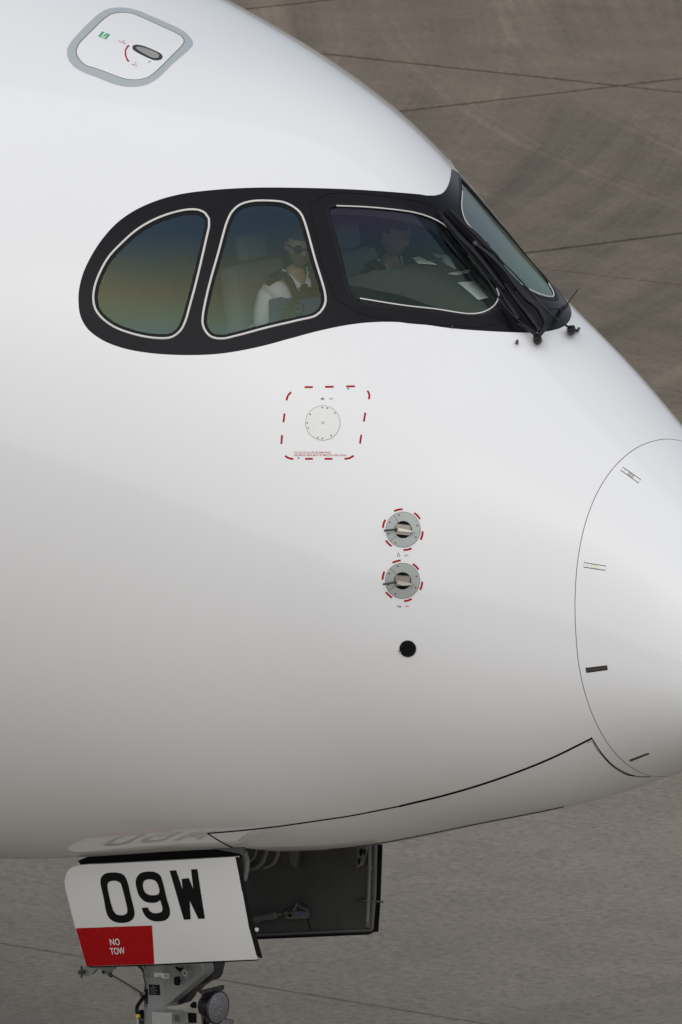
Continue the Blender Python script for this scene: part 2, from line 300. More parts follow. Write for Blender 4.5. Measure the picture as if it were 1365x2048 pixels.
# ================================================================== THE APRON
def concrete():
    m = bpy.data.materials.new('apron_concrete'); m.use_nodes = True; n = m.node_tree; b = n.nodes['Principled BSDF']; L = n.links.new
    N = lambda t, **k: n.nodes.new(t)
    geo = N('ShaderNodeNewGeometry'); b.inputs['Roughness'].default_value = .75; b.inputs['Specular IOR Level'].default_value = .3
    def noi(sc, det=4, dist=0.0, vec=None, rough=.6):
        t = N('ShaderNodeTexNoise'); t.inputs['Scale'].default_value = sc; t.inputs['Detail'].default_value = det; t.inputs['Distortion'].default_value = dist; t.inputs['Roughness'].default_value = rough
        L(vec or geo.outputs['Position'], t.inputs['Vector']); return t.outputs[0]
    def ramp(x, stops):
        r = N('ShaderNodeValToRGB'); e = r.color_ramp.elements
        while len(e) < len(stops): e.new(.5)
        for el, (p, c) in zip(e, stops): el.position = p; el.color = (c, c, c, 1) if not hasattr(c, '__len__') else (*c, 1)
        L(x, r.inputs[0]); return r.outputs[0]
    def mul(a, bb):
        x = N('ShaderNodeMix'); x.data_type = 'RGBA'; x.blend_type = 'MULTIPLY'; x.inputs[0].default_value = 1; L(a, x.inputs[6]); L(bb, x.inputs[7]); return x.outputs[2]
    base = ramp(noi(.12, 5), [(.3, (.176, .154, .124)), (.5, (.193, .170, .139)), (.7, (.210, .187, .154))])
    blot = ramp(noi(.45, 6, 1.2), [(.3, .90), (.5, 1.0), (.72, 1.07)])
    # rubber: wide swept arcs where tyres turn
    def arcs(cx, cy, rad_sc, stren, lo, hi, seed):
        mp = N('ShaderNodeMapping'); mp.inputs['Location'].default_value = (-cx, -cy, 0); L(geo.outputs['Position'], mp.inputs[0])
        ln = N('ShaderNodeVectorMath'); ln.operation = 'LENGTH'; L(mp.outputs[0], ln.inputs[0])
        wob = noi(.25, 2); a = N('ShaderNodeMath'); a.operation = 'MULTIPLY_ADD'; a.inputs[1].default_value = .3; L(wob, a.inputs[0]); L(ln.outputs['Value'], a.inputs[2])
        cb = N('ShaderNodeCombineXYZ'); L(a.outputs[0], cb.inputs[0]); cb.inputs[1].default_value = seed
        r1 = ramp(noi(rad_sc, 5, 0, cb.outputs[0], .7), [(.34, lo), (.47, .96), (.56, 1.0), (.68, hi)])
        fade = ramp(noi(.16, 3, .5), [(.32, 0.15), (.55, 1.0)])
        x = N('ShaderNodeMix'); x.data_type = 'RGBA'; L(fade, x.inputs[0]); x.inputs[6].default_value = (1, 1, 1, 1); L(r1, x.inputs[7]); return x.outputs[2]
    a1 = arcs(-51, 14, 1.5, 1, .66, 1.42, 3.3); a2 = arcs(-66, 2, 1.0, 1, .66, 1.40, 9.1); a3 = arcs(-6, 54, 1.5, 1, .74, 1.40, 5.7)
    grit = ramp(noi(17, 5, 0, None, .8), [(.30, .62), (.5, 1.0), (.70, 1.26)])
    pits = ramp(noi(7, 5, 1.0, None, .7), [(.30, .85), (.42, 1.0), (.9, 1.04)])
    sxy = N('ShaderNodeSeparateXYZ'); L(geo.outputs['Position'], sxy.inputs[0]); yy = N('ShaderNodeMath'); yy.operation = 'MULTIPLY_ADD'; yy.inputs[1].default_value = 8; L(noi(.12, 4), yy.inputs[0]); L(sxy.outputs[1], yy.inputs[2])
    mr = N('ShaderNodeMapRange'); mr.inputs[1].default_value = 13; mr.inputs[2].default_value = 22; L(yy.outputs[0], mr.inputs[0])
    aa = N('ShaderNodeMix'); aa.data_type = 'RGBA'; aa.inputs[6].default_value = (1, 1, 1, 1); L(mr.outputs[0], aa.inputs[0]); L(mul(mul(mul(a1, a2), a3), blot), aa.inputs[7])
    mp2 = N('ShaderNodeMapping'); mp2.inputs['Scale'].default_value = (3.0, 9.0, 1); mp2.inputs['Rotation'].default_value = (0, 0, .9); L(geo.outputs['Position'], mp2.inputs[0])
    chips = ramp(noi(1.6, 6, .4, mp2.outputs[0], .8), [(.27, .35), (.305, 1.0), (1, 1.0)]); mid = ramp(noi(2.2, 5, .8), [(.3, .90), (.7, 1.09)])
    c = mul(mul(mul(base, aa.outputs[2]), mul(grit, pits)), mul(chips, mid))
    # the far part of the apron is browner with old rubber, the stand near the airplane paler
    c = mul(c, ramp(mr.outputs[0], [(0, (1.14, 1.12, 1.10)), (1, (.86, .77, .67))]))
    # each slab a slightly different tone
    oi = N('ShaderNodeObjectInfo'); c = mul(c, ramp(oi.outputs['Random'], [(0, .94), (1, 1.05)]))
    L(c, b.inputs['Base Color'])
    bp = N('ShaderNodeBump'); bp.inputs['Strength'].default_value = .22; bp.inputs['Distance'].default_value = .01; L(noi(18, 4), bp.inputs['Height']); L(bp.outputs[0], b.inputs['Normal'])
    return m
M['conc'] = concrete(); M['tar'] = mat('joint_tar', (.018, .016, .014), .8)
apron = raw('apron', [(-2500, -2500, -.03), (2500, -2500, -.03), (2500, 2500, -.03), (-2500, 2500, -.03)], [(0, 1, 2, 3)], M['conc'], sm=False); apron['kind'] = 'structure'
ln_p = [-55, -47.5, -40, -32.5, -25, -17.2, -9.6, -2.4, 4.5, 11.8, 19.0, 26.3, 34.7, 42.5, 50, 57.5, 65]; dp = math.radians(4.8)        # joints running one way
ln_n = [-62, -55.5, -49.4, -43.2, -37.1, -31.3, -24.7, -17.3, -10.2, -3.62, 3.4, 11, 17, 23, 29]; dn = math.radians(74.6)
nP = np.array([-math.sin(dp), math.cos(dp)]); nN = np.array([math.sin(dn), -math.cos(dn)])
def xing(a, b): return np.linalg.solve(np.array([nP, nN]), np.array([a, b]))
tarq = [xing(ln_p[0], ln_n[0]), xing(ln_p[0], ln_n[-1]), xing(ln_p[-1], ln_n[-1]), xing(ln_p[-1], ln_n[0])]
raw('joint_sealant', [(*q, -.012) for q in tarq], [(0, 1, 2, 3)], M['tar'], apron, False)
for i in range(len(ln_p)-1):
    for j in range(len(ln_n)-1):
        gq = lambda v: .006 if v == -3.62 else .010 if v == 4.5 else .012 if v == 26.3 else .04; a0, a1, b0, b1 = ln_p[i]+gq(ln_p[i]), ln_p[i+1]-gq(ln_p[i+1]), ln_n[j]+gq(ln_n[j]), ln_n[j+1]-gq(ln_n[j+1]); c = [xing(a0, b0), xing(a0, b1), xing(a1, b1), xing(a1, b0)]
        ctr = sum(c)/4; ins = [ctr+(q-ctr)*(1-.01/np.linalg.norm(q-ctr)) for q in c]
        vs = [(*(q-ctr), -.025) for q in c]+[(*(q-ctr), -.006) for q in c]+[(*(q-ctr), 0) for q in ins]
        fs = [(8, 9, 10, 11)]+[(a+4*l, (a+1) % 4+4*l, (a+1) % 4+4+4*l, a+4+4*l) for l in (0, 1) for a in range(4)]
        o = raw('slab', vs, fs, M['conc'], apron, False); o.location = (*ctr, random.uniform(-.002, .002))

# ================================================================== THE AIRPLANE
plane = empty('airplane', (0, 0, 0)); tag(plane, 'white jet airliner with black cockpit window mask and 09W on its nose gear door', 'airplane')
# ---- outlines in photo pixels (starboard side), the port side mirrors them
w1px = smooth(zz([(118, 650), (125, 590), (150, 520), (195, 440), (260, 370), (340, 300), (430, 248), (520, 215), (600, 199), (650, 201), (685, 218), (703, 245), (704, 280), (690, 345), (640, 560), (605, 690), (585, 760), (560, 810), (520, 842), (480, 850), (400, 845), (300, 822), (220, 790), (160, 745), (128, 700)], 2.528, 140, 340), 7)
w2px = smooth(zz([(672, 780), (672, 740), (700, 600), (750, 420), (795, 260), (820, 210), (860, 175), (920, 157), (1020, 155), (1080, 162), (1130, 185), (1165, 215), (1185, 255), (1240, 450), (1290, 620), (1293, 665), (1280, 700), (1245, 735), (1150, 760), (1000, 795), (850, 835), (770, 852), (720, 845), (690, 820)], 2.528, 140, 340), 7)
w3px = smooth(zz([(130, 225), (145, 212), (175, 206), (300, 210), (400, 218), (480, 228), (540, 238), (600, 255), (650, 275), (700, 305), (760, 375), (830, 455), (900, 545), (945, 605), (960, 650), (953, 690), (930, 712), (890, 728), (850, 738), (800, 738), (700, 724), (600, 712), (500, 700), (400, 692), (320, 684), (272, 672), (245, 650), (228, 620), (210, 560), (190, 470), (165, 370), (140, 290), (128, 250)], 2.353, 600, 320), 7)
W = []
for q in (w1px, w2px, w3px):
    s, p = inv(q); W.append((s, p))
maskS = [(882, 388.5), (868, 390), (840, 388), (780, 383), (700, 378), (600, 375), (500, 375), (420, 380), (360, 388), (310, 402), (265, 423), (230, 449), (200, 484), (178, 520), (165, 550), (158, 580), (157, 605), (161, 632), (175, 657), (205, 680), (250, 697), (310, 707), (390, 710), (450, 706), (520, 693), (580, 677), (640, 661), (700, 649), (750, 644), (800, 644), (850, 649), (900, 656), (960, 661), (1030, 664.5), (1070, 665), (1098, 662.5), (1113, 659)]
mq = smooth(maskS, 8, False); ms, mp_ = inv(mq)
bl_ = np.clip((np.hypot(*(mq-mq[0]).T)), 0, 40)/40
ms_, mpp = list(ms), list(mp_)
k0 = next(i for i in range(len(mpp)) if mpp[i] < math.pi/2-.03); ms_ = [ms[0]]+ms_[k0:]; mpp = [math.pi/2]+mpp[k0:]
k1 = max(i for i in range(len(mpp)) if mpp[i] < math.pi/2-.05)+1; ms_ = ms_[:k1]+[ms[-1]]; mpp = mpp[:k1]+[math.pi/2]
_lm = int(np.argmax(ms_))
_k = next(i for i in range(_lm) if ms_[i] > 1.93)                      # the crown's white rounds off just past the centre line
_q = inv(smooth([(855, 390.5), (872, 390), (885, 386), (893, 377.5), (898, 367), (901, 356), (902.6, 345.5), (903.4, 337)], 3, False)); _pp = [(1.81, 2.16)]+list(zip(*_q))[::-1]
_st = [(a, b) for a, b in zip(ms_, mpp) if b < float(_q[1][0])-.01]
maskP = np.array(_st+[(ms_[-1], mpp[-1])]+[(a, math.pi-b) for a, b in zip(ms_[-2:_k:-1], mpp[-2:_k:-1])]+[(1.87, 2.32)]+_pp)
# radome joint
jpx = [(1332, 879), (1282, 892.5), (1238, 921), (1202, 972), (1177, 1030), (1162.5, 1091), (1153.5, 1149), (1150.6, 1207), (1151.7, 1265), (1157, 1323), (1170, 1381), (1190, 1438), (1220, 1493), (1258, 1531)]
js, jp = inv(jpx); o_ = np.argsort(jp)
cf = np.polyfit(np.sin(jp), js, 3)                                     # joint position as a function of height round the nose
def joint_s(p): return np.polyval(cf, np.clip(np.sin(p), np.sin(jp.min()), np.sin(jp.max())))
jpp = np.linspace(-math.pi/2, 1.5*math.pi, 160); jss = joint_s(jpp)
# gear bay opening in the belly
BX0, BX1, BY = -2.7, -.24, .56
bs = np.sqrt(XT-np.linspace(BX1, BX0, 40)); bph = -np.arccos(BY/fW(bs))
# hatch outlines
hat_o = smooth(zz([(112, 505), (110, 470), (112, 440), (130, 400), (160, 360), (250, 260), (400, 120), (440, 95), (500, 72), (560, 65), (640, 66), (700, 75), (760, 92), (850, 130), (1000, 195), (1130, 255), (1200, 300), (1240, 345), (1260, 385), (1250, 420), (1210, 460), (1140, 520), (1060, 590), (1000, 650), (950, 700), (900, 735), (840, 765), (770, 782), (690, 787), (610, 780), (520, 755), (380, 700), (240, 645), (170, 600), (130, 550)], 4.55, 110, 0), 7)
hat_i = smooth(zz([(193, 455), (215, 400), (300, 310), (450, 165), (500, 130), (560, 113), (620, 110), (700, 120), (780, 150), (1000, 250), (1110, 300), (1150, 325), (1175, 355), (1175, 385), (1150, 420), (1060, 510), (950, 620), (900, 665), (850, 700), (790, 718), (720, 724), (640, 716), (560, 690), (400, 630), (270, 585), (220, 535), (195, 490)], 4.55, 110, 0), 7)
hs_, hp_ = inv(hat_i)

# ---- one triangulation of the whole body in (s, phi), cut along every outline
KS, KP = 3.0, 2.0
verts, edges = [], []
def loop(s, p, closed=True):
    k = len(verts); n = len(s)
    for a, b in zip(s, p): verts.append((a*KS, b*KP))
    for i in range(n if closed else n-1): edges.append((k+i, k+(i+1) % n))
loops = {}
for i, (s, p) in enumerate(W):
    loop(s, p); loop(s, math.pi-p)
loop(*maskP.T); loop(jss, jpp, False); loop(hs_, hp_)
PL0, PL1 = -math.pi/2, 1.5*math.pi
sm0, sm1 = .03, math.sqrt(39.9)
for ph, sg in ((bph, 1), (math.pi-bph, -1)):
    e = PL0 if sg > 0 else PL1
    loop(np.concatenate([[bs[0]], bs, [bs[-1]]]), np.concatenate([[e], ph, [e]]), False)
nb = len(verts)
from_s = lambda a, b, n: np.linspace(a, b, n)
gs, gp = np.meshgrid(np.arange(.66, 2.66, .02), np.arange(-1.57, 2.05, .034), indexing='ij'); A = np.stack([gs.ravel(), gp.ravel()], 1)
gs, gp = np.meshgrid(np.concatenate([from_s(sm0, .64, 16), np.arange(.7, 2.66, .045), np.arange(2.7, 4.2, .07), np.linspace(4.25, sm1, 12)]), np.linspace(PL0, PL1, 90), indexing='ij'); B = np.stack([gs.ravel(), gp.ravel()], 1)
B[:, 0] = np.minimum(B[:, 0], sm1)
keep = ~((B[:, 0] > .65) & (B[:, 0] < 2.67) & (B[:, 1] > -1.56) & (B[:, 1] < 2.06)); G = np.concatenate([A, B[keep]])
bd = np.array(verts[:nb]); keep = np.ones(len(G), bool)                # no grid point closer than 8 mm to an outline
for i in range(0, len(G), 2000):
    d = ((G[i:i+2000, None]*[KS, KP]-bd[None])**2).sum(-1).min(1); keep[i:i+2000] = d > .015**2
G = G[keep]
verts += [(a*KS, b*KP) for a, b in G]
cv, ce, cf_, *_ = delaunay_2d_cdt([Vector(v) for v in verts], edges, [], 0, 1e-6)
SP = np.array([tuple(v) for v in cv])/[KS, KP]; T = np.array([tuple(f) for f in cf_ if len(f) == 3]); Cc = SP[T].mean(1)
area = np.abs(np.cross(SP[T[:, 1]]-SP[T[:, 0]], SP[T[:, 2]]-SP[T[:, 0]])); T = T[area > 1e-9]; Cc = SP[T].mean(1)
reg = np.zeros(len(T), int)                                            # 0 skin
reg[pip(Cc, maskP)] = 1
for i, (s, p) in enumerate(W):
    reg[pip(Cc, np.stack([s, p], 1))] = 10+i; reg[pip(Cc, np.stack([s, math.pi-p], 1))] = 20+i
reg[(Cc[:, 0] < joint_s(Cc[:, 1]))] = 2
reg[pip(Cc, np.stack([hs_, hp_], 1))] = 3
sb = np.interp(Cc[:, 0], bs, bph); inb = (Cc[:, 0] > bs[0]) & (Cc[:, 0] < bs[-1]) & ((Cc[:, 1] < sb) | (Cc[:, 1] > math.pi-sb)); reg[inb] = 9
def part(name, k, m, h=0.0, parent=plane): return place(name, SP[:, 0], SP[:, 1], T[np.isin(reg, k)].copy(), m, parent, h)
part('fuselage_skin', [0], M['white']); part('window_surround', [1], M['mask'])
radome = part('radome', [2], M['radome']); hatch = part('escape_hatch', [3], M['white'])
# cockpit lining, just inside the skin
dd = XT-Cc[:, 0]**2; zc_ = surf(Cc[:, 0], Cc[:, 1])[:, 2]
lin = (dd > -1.95) & (dd < 2.0) & (zc_ > 4.3) & (reg < 9)
place('cockpit_lining', SP[:, 0], SP[:, 1], T[lin].copy(), M['cock'], plane, -.09)
# windows: reveal, pane, bead
def shrink(px, d):
    P = np.array(px); Tn = np.roll(P, -1, 0)-np.roll(P, 1, 0); Tn /= np.linalg.norm(Tn, axis=1, keepdims=True)+1e-9; Nn = np.stack([-Tn[:, 1], Tn[:, 0]], 1)
    if not pip((P[:1]+Nn[:1]*3), P)[0]: Nn = -Nn
    return P+Nn*d
for side in (1, -1):
    for i, (s, p) in enumerate(W):
        q = p if side > 0 else math.pi-p
        we = empty('cockpit_window', tuple(surf(s.mean(), q.mean())), plane)
        kk = (10 if side > 0 else 20)+i
        def adopt(o, e=we): o.parent = e; o.matrix_parent_inverse = Matrix.Translation(e.location).inverted(); return o
        adopt(part('pane', [kk], M['glass_side'] if i < 2 else M['glass_front' if side > 0 else 'glass_port_bright'], -.008, None))
        lay = [surfh(s, q, np.zeros(len(s))-h) for h in (0, .03, .03, .095)]; n = len(s)
        c0 = surf(s.mean(), q.mean()); lay[2] = lay[2]+(c0-lay[2])*.0
        vs = np.concatenate(lay); fs = [(l*n+a, l*n+(a+1) % n, (l+1)*n+(a+1) % n, (l+1)*n+a) for l in (0, 2) for a in range(n)]
        adopt(raw('reveal', vs, fs, M['cock'], None))
        if i < 2:
            adopt(sweep('bead', s, q, .0125, .005 if side > 0 else .001, M['bead'], None))
            ins, inp = inv(shrink((w1px, w2px)[i], 5.5)); inq = inp if side > 0 else math.pi-inp
            adopt(sweep('seal', ins, inq, .018, .004, M['rubber'], None, base=-.007))
        else:
            sk = shrink(w3px, 1.0); ins, inp = inv(sk); inq = inp if side > 0 else math.pi-inp
            adopt(sweep('seal', ins, inq, .026, .004, M['rubber'], None, base=-.002))
            bp_ = smooth(zz([(284, 649), (400, 668), (500, 683), (650, 700), (750, 716), (800, 721), (850, 717), (895, 699), (922, 676), (934, 655), (939, 630), (928, 600)], 2.353, 600, 320), 6, False)
            if side < 0: bp_ = bp_[len(bp_)//2:]
            ins, inp = inv(bp_); inq = inp if side > 0 else math.pi-inp
            adopt(sweep('bead', ins, inq, .008, .004, M['bead'], None, closed=False, base=-.004))
            bp_ = smooth(zz([(172, 214), (300, 219), (400, 227), (480, 236), (540, 246), (600, 263), (650, 285), (690, 312), (740, 372), (800, 448)], 2.353, 600, 320), 6, False)
            ins, inp = inv(bp_); inq = inp if side > 0 else math.pi-inp
            adopt(sweep('bead', ins[0 if side > 0 else len(ins)//3:], inq[0 if side > 0 else len(ins)//3:], .008, .004, M['bead'], None, closed=False, base=-.001))
            # outline of the removable windshield frame
            fp = smooth(zz([(45, 205), (140, 157)], 2.353, 600, 320), 8, False).tolist()+smooth(zz([(140, 157), (200, 153), (400, 168), (500, 183), (600, 207), (660, 242), (700, 285)], 2.353, 600, 320), 8, False).tolist()
            fq = smooth(zz([(45, 205), (110, 500), (172, 655)], 2.353, 600, 320), 8, False).tolist()+smooth(zz([(172, 655), (290, 722), (500, 765), (700, 778), (850, 785), (950, 764), (1030, 732)], 2.353, 600, 320), 8, False).tolist()
            for f_ in ((fp, fq) if side > 0 else (fq[len(fq)//2:],)):
                ins, inp = inv(f_); inq = inp if side > 0 else math.pi-inp
                adopt(sweep('frame_joint', ins, inq, .004, .001, M['dark'], None, closed=False, round_=False))
# joints
sweep('radome_joint', jss[::1], jpp[::1], .0035, .0006, M['gap'], plane, closed=False, round_=False, base=-.0002)
# ---- escape hatch markings
patch('hatch_band', hat_o, M['grey'], plane, .0008, [hat_i])
patch_gap = sweep('hatch_gap', hs_, hp_, .004, .0006, M['gap'], plane, base=.0006, round_=False)
Z3 = lambda q: zz(q, 4.55, 110, 0)
Z8 = lambda q: zz(q, 8.53, 180, 50)
hr = smooth(Z3([(705, 418), (725, 405), (780, 407), (930, 465), (970, 490), (981, 512), (970, 535), (930, 545), (890, 540), (730, 462), (706, 440)]), 2.5)
hn = smooth(Z3([(735, 430), (750, 422), (790, 426), (925, 476), (950, 498), (946, 518), (920, 527), (880, 520), (745, 443)]), 2.5)
patch('handle_recess', hr, M['dkmet'], hatch, .0010, step=50)
patch('handle', hn, M['vane'], hatch, .0030, step=50)
gq = [np.array(a) for a in Z8([(215, 100), (347, 157), (140, 182)])]
def gm(u, v): return tuple(gq[0]+u*(gq[1]-gq[0])+v*(gq[2]-gq[0]))
patch('exit_sign', [gm(0, 0), gm(1, 0), gm(1, 1), gm(0, 1)], M['green'], hatch, .0010, step=50)
patch('exit_sign_door', [gm(.27, .06), gm(.78, .06), gm(.78, .96), gm(.27, .96)], M['whitem'], hatch, .0016, step=50)
for sg, wv in (([(.60, .22), (.50, .55)], .9), ([(.50, .55), (.66, .72), (.62, .92)], .55), ([(.50, .55), (.42, .75), (.28, .82)], .55), ([(.58, .32), (.72, .42), (.78, .36)], .45), ([(.58, .32), (.44, .32), (.38, .46)], .45)):
    stroke('running_figure', [gm(*q) for q in sg], wv*2.2, M['green'], hatch, .0022, 2)
def disc(name, cx, cy, rx, m, parent, h=.002, ry=None, n=40, hole=0.0):
    ry = ry or rx; c = [(cx+rx*math.cos(2*math.pi*i/n), cy+ry*math.sin(2*math.pi*i/n)) for i in range(n)]
    hs = [[(cx+hole*math.cos(2*math.pi*i/n), cy+hole*math.sin(2*math.pi*i/n)) for i in range(n)]] if hole else []
    return patch(name, c, m, parent, h, hs, step=12)
hx, hy = gm(.66, .17); disc('running_figure', hx, hy, 1.5, M['green'], hatch, .0022, n=10)
stroke('turn_arrow', Z8([(650, 355), (615, 405), (605, 470), (622, 550), (650, 600)]), 2.9, M['red'], hatch, .0012, 3)
patch('arrow_head', Z8([(668, 333), (628, 345), (674, 368)]), M['red'], hatch, .0016, step=50)
patch('arrow_head', Z8([(670, 622), (624, 604), (668, 588)]), M['red'], hatch, .0016, step=50)
text_px('lettering', 'CLOSED', Z8([(478, 272)])[0], Z8([(608, 318)])[0], Z8([(490, 252)])[0], M['redt'], hatch)
text_px('lettering', 'OPEN', Z8([(706, 668)])[0], Z8([(796, 698)])[0], Z8([(718, 648)])[0], M['redt'], hatch)
patch('arrow_head', Z8([(560, 262), (592, 262), (574, 244)]), M['redt'], hatch, .0012, step=50); patch('arrow_head', Z8([(765, 640), (800, 640), (780, 624)]), M['redt'], hatch, .0012, step=50)
stroke('lettering', Z8([(992, 628), (1036, 612)]), 1.1, M['black'], hatch, .0012, 2)

# ---- static pressure plate
Z2 = lambda q: zz(q, 6.2045, 540, 750)
for a in [[(432, 149), (535, 149)], [(687, 146), (793, 144)], [(948, 141), (1057, 138)], [(1212, 192), (1236, 240), (1230, 300)], [(1187, 465), (1167, 577)], [(1136, 739), (1120, 851)], [(1042, 1000), (990, 1030), (926, 1040)], [(680, 1039), (777, 1039)], [(438, 1039), (535, 1039)], [(292, 1042), (235, 1030), (188, 1003)], [(152, 745), (143, 855)], [(183, 475), (169, 585)], [(265, 210), (225, 255), (207, 313)]]:
    stroke('red_dash', Z2(a), 3.8, M['red'], plane, .0010, 3)
sp_ = disc('static_port_plate', 646.2, 845.7, 34.3, M['cream'], plane, .0025)
disc('plate_edge', 646.2, 845.7, 34.9, M['black'], sp_, .0012, hole=30)
for a in [(653, 403), (713, 409), (808, 471), (502, 486), (466, 594), (476, 656), (596, 777), (653, 785), (763, 751)]:
    disc('screw', *Z2([a])[0], 1.5, M['screw'], sp_, .0030, n=10)
disc('pressure_hole', 646.2, 845.7, 2.7, M['screw'], sp_, .0030, n=16, hole=1.9)
for a in [(971, 170), (357, 1031)]: disc('drain_hole', *Z2([a])[0], 1.6, M['black'], plane, .0010, n=10)
text_px('lettering', '- DO NOT PLUG OR DEFORM HOLES', *Z2([(288, 973), (757, 973), (289, 950)]), M['redt'], plane, bold=.005)
text_px('lettering', '- DELIMITED AREA MUST BE SMOOTH AND CLEAN', *Z2([(288, 1005), (950, 1005), (289, 982)]), M['redt'], plane, bold=.005)
text_px('lettering', 'HOT', *Z2([(735, 304), (788, 304), (736, 282)]), M['redt'], plane, bold=.005)
for a in [[(630, 292), (680, 295)], [(653, 272), (653, 308)], [(632, 306), (672, 285)], [(636, 285), (675, 308)]]: stroke('symbol', Z2(a), .7, M['screw'], plane, .0012)

# ---- two probes
Z1 = lambda q: zz(q, 8.536, 740, 1000)
def slab_px(name, outline, m, parent, h0, h1):
    P = np.array(outline, float); s, p = inv(P, h1); a = surfh(s, p, np.zeros(len(s))+h1); s, p = inv(P, h0); b = a-nrm(s, p)*(h1-h0)
    n = len(P); mb = MB(); mb.add(np.concatenate([a, b]), [tuple(range(n)), tuple(range(2*n-1, n-1, -1))]+[(i, i+n, (i+1) % n+n, (i+1) % n) for i in range(n)]); return mb.build(name, m, parent)
def tube_px(name, pts, r, m, parent, n=10, flat=1.0, step=6):
    """tube through (x, y, height above skin) points"""
    P = smooth([(*q,) for q in pts], step, False) if len(pts) > 2 else np.array(pts, float)
    Q = [pt(a, b, h) for a, b, h in P]
    if hasattr(r, '__len__'): r = np.interp(np.linspace(0, 1, len(Q)), np.linspace(0, 1, len(r)), r)
    return MB().tube(Q, r, n, True, flat).build(name, m, parent, sm=True)
def probe(cx, cy, hx, hy, dashes, lines, screws, bracket, rod, blade):
    e = empty('air_data_probe', tuple(pt(cx, cy)), plane)
    def ad(o): o.parent = e; o.matrix_parent_inverse = Matrix.Translation(e.location).inverted(); return o
    ad(disc('mounting_plate', cx, cy, 34.2, M['probe'], None, .003, ry=35.2, n=56, hole=17.4)); ad(disc('plate_edge', cx, cy, 34.9, M['screw'], None, .0014, ry=35.9, n=56, hole=33))
    ad(disc('opening', hx, hy, 18.2, M['dark'], None, .0012, n=32))
    for a in dashes: ad(stroke('red_dash', Z1(a), 3.9, M['red'], None, .0010, 2))
    for a in lines: ad(stroke('plate_split', Z1(a), .8, M['screw'], None, .0036))
    for a in screws: ad(disc('screw', *Z1([a])[0], 1.6, M['screw'], None, .0038, n=10))
    ad(slab_px('mast', Z1(bracket), M['iron'], None, .002, .014))
    ad(slab_px('blade', Z1(blade), M['vane'], None, .016, .030))
    q = Z1(rod); ad(tube_px('tube', [(*q[0], .03), (*q[1], .045)], .0058, M['dkmet'], None, 12)); ad(tube_px('collar', [(*q[2], .028), (*q[0], .03)], .008, M['dkmet'], None, 12))
probe(806.8, 1059.2, 806.6, 1059.4, [[(415, 190), (485, 165), (560, 155)], [(760, 220), (815, 267), (860, 325)], [(905, 535), (895, 610), (870, 680)], [(715, 825), (650, 848), (575, 855)], [(375, 790), (320, 745), (275, 690)], [(225, 475), (238, 400), (265, 335)]],
      [[(413, 255), (490, 380)], [(350, 705), (455, 615)]], [(500, 255), (343, 378), (320, 573), (440, 730), (787, 635), (812, 437)],
      [(455, 405), (690, 432), (700, 470), (698, 560), (690, 605), (440, 582), (432, 500)], [(430, 503), (240, 525), (475, 500)], [(475, 478), (600, 495), (700, 520), (752, 548), (690, 552), (600, 545), (475, 530)])
probe(805.6, 1161.7, 805.6, 1161.7, [[(388, 1070), (458, 1045), (530, 1030)], [(735, 1090), (790, 1135), (835, 1190)], [(897, 1395), (888, 1465), (862, 1535)], [(718, 1690), (655, 1715), (585, 1730)], [(380, 1670), (325, 1625), (275, 1575)], [(217, 1362), (228, 1290), (250, 1220)]],
      [[(355, 1170), (450, 1265)], [(320, 1550), (440, 1465)]], [(478, 1130), (330, 1257), (318, 1450), (440, 1605), (785, 1500), (798, 1305)],
      [(445, 1285), (675, 1300), (690, 1340), (690, 1440), (640, 1470), (440, 1462), (425, 1370)], [(425, 1405), (222, 1442), (462, 1400)], [(460, 1378), (560, 1392), (660, 1415), (745, 1440), (680, 1455), (560, 1460), (460, 1425)])
text_px('lettering', 'HOT', *Z1([(592, 966), (660, 966), (592, 932)]), M['redt'], plane, bold=.005); text_px('lettering', 'HOT', *Z1([(602, 1830), (675, 1830), (602, 1800)]), M['redt'], plane, bold=.005)
for a in [[(470, 945), (490, 905), (512, 945)], [(470, 945), (478, 972)], [(512, 945), (504, 972)], [(490, 900), (490, 915)]]: stroke('symbol', Z1(a), .8, M['black'], plane, .0012, 2)
for a in [[(515, 1790), (520, 1845)], [(458, 1812), (500, 1820)], [(475, 1800), (485, 1835)], [(500, 1835), (540, 1815)]]: stroke('symbol', Z1(a), .8, M['black'], plane, .0012, 2)
# ---- black sensor
Z4 = lambda q: zz(q, 17.06, 780, 1260)
e = empty('vane_sensor', tuple(pt(816, 1297.8)), plane)
def adp(o, e): o.parent = e; o.matrix_parent_inverse = Matrix.Translation(e.location).inverted(); return o
adp(disc('sensor_plate', 816, 1297.8, 16.8, M['rubber'], None, .004), e)
for a in [(575, 395), (385, 510), (825, 520), (850, 765), (600, 885)]: adp(disc('screw', *Z4([a])[0], 1.4, M['dkmet'], None, .005, n=10), e)
adp(slab_px('vane', Z4([(440, 575), (600, 560), (770, 580), (790, 610), (700, 680), (560, 740), (430, 700)]), M['wiper'], None, .005, .02), e)
adp(tube_px('lever', [(*Z4([(420, 730)])[0], .02), (*Z4([(260, 720)])[0], .03)], [.004, .001], M['black'], None, 8), e)
adp(tube_px('lever', [(*Z4([(410, 740)])[0], .02), (*Z4([(295, 808)])[0], .02)], .0022, M['vane'], None, 8), e)

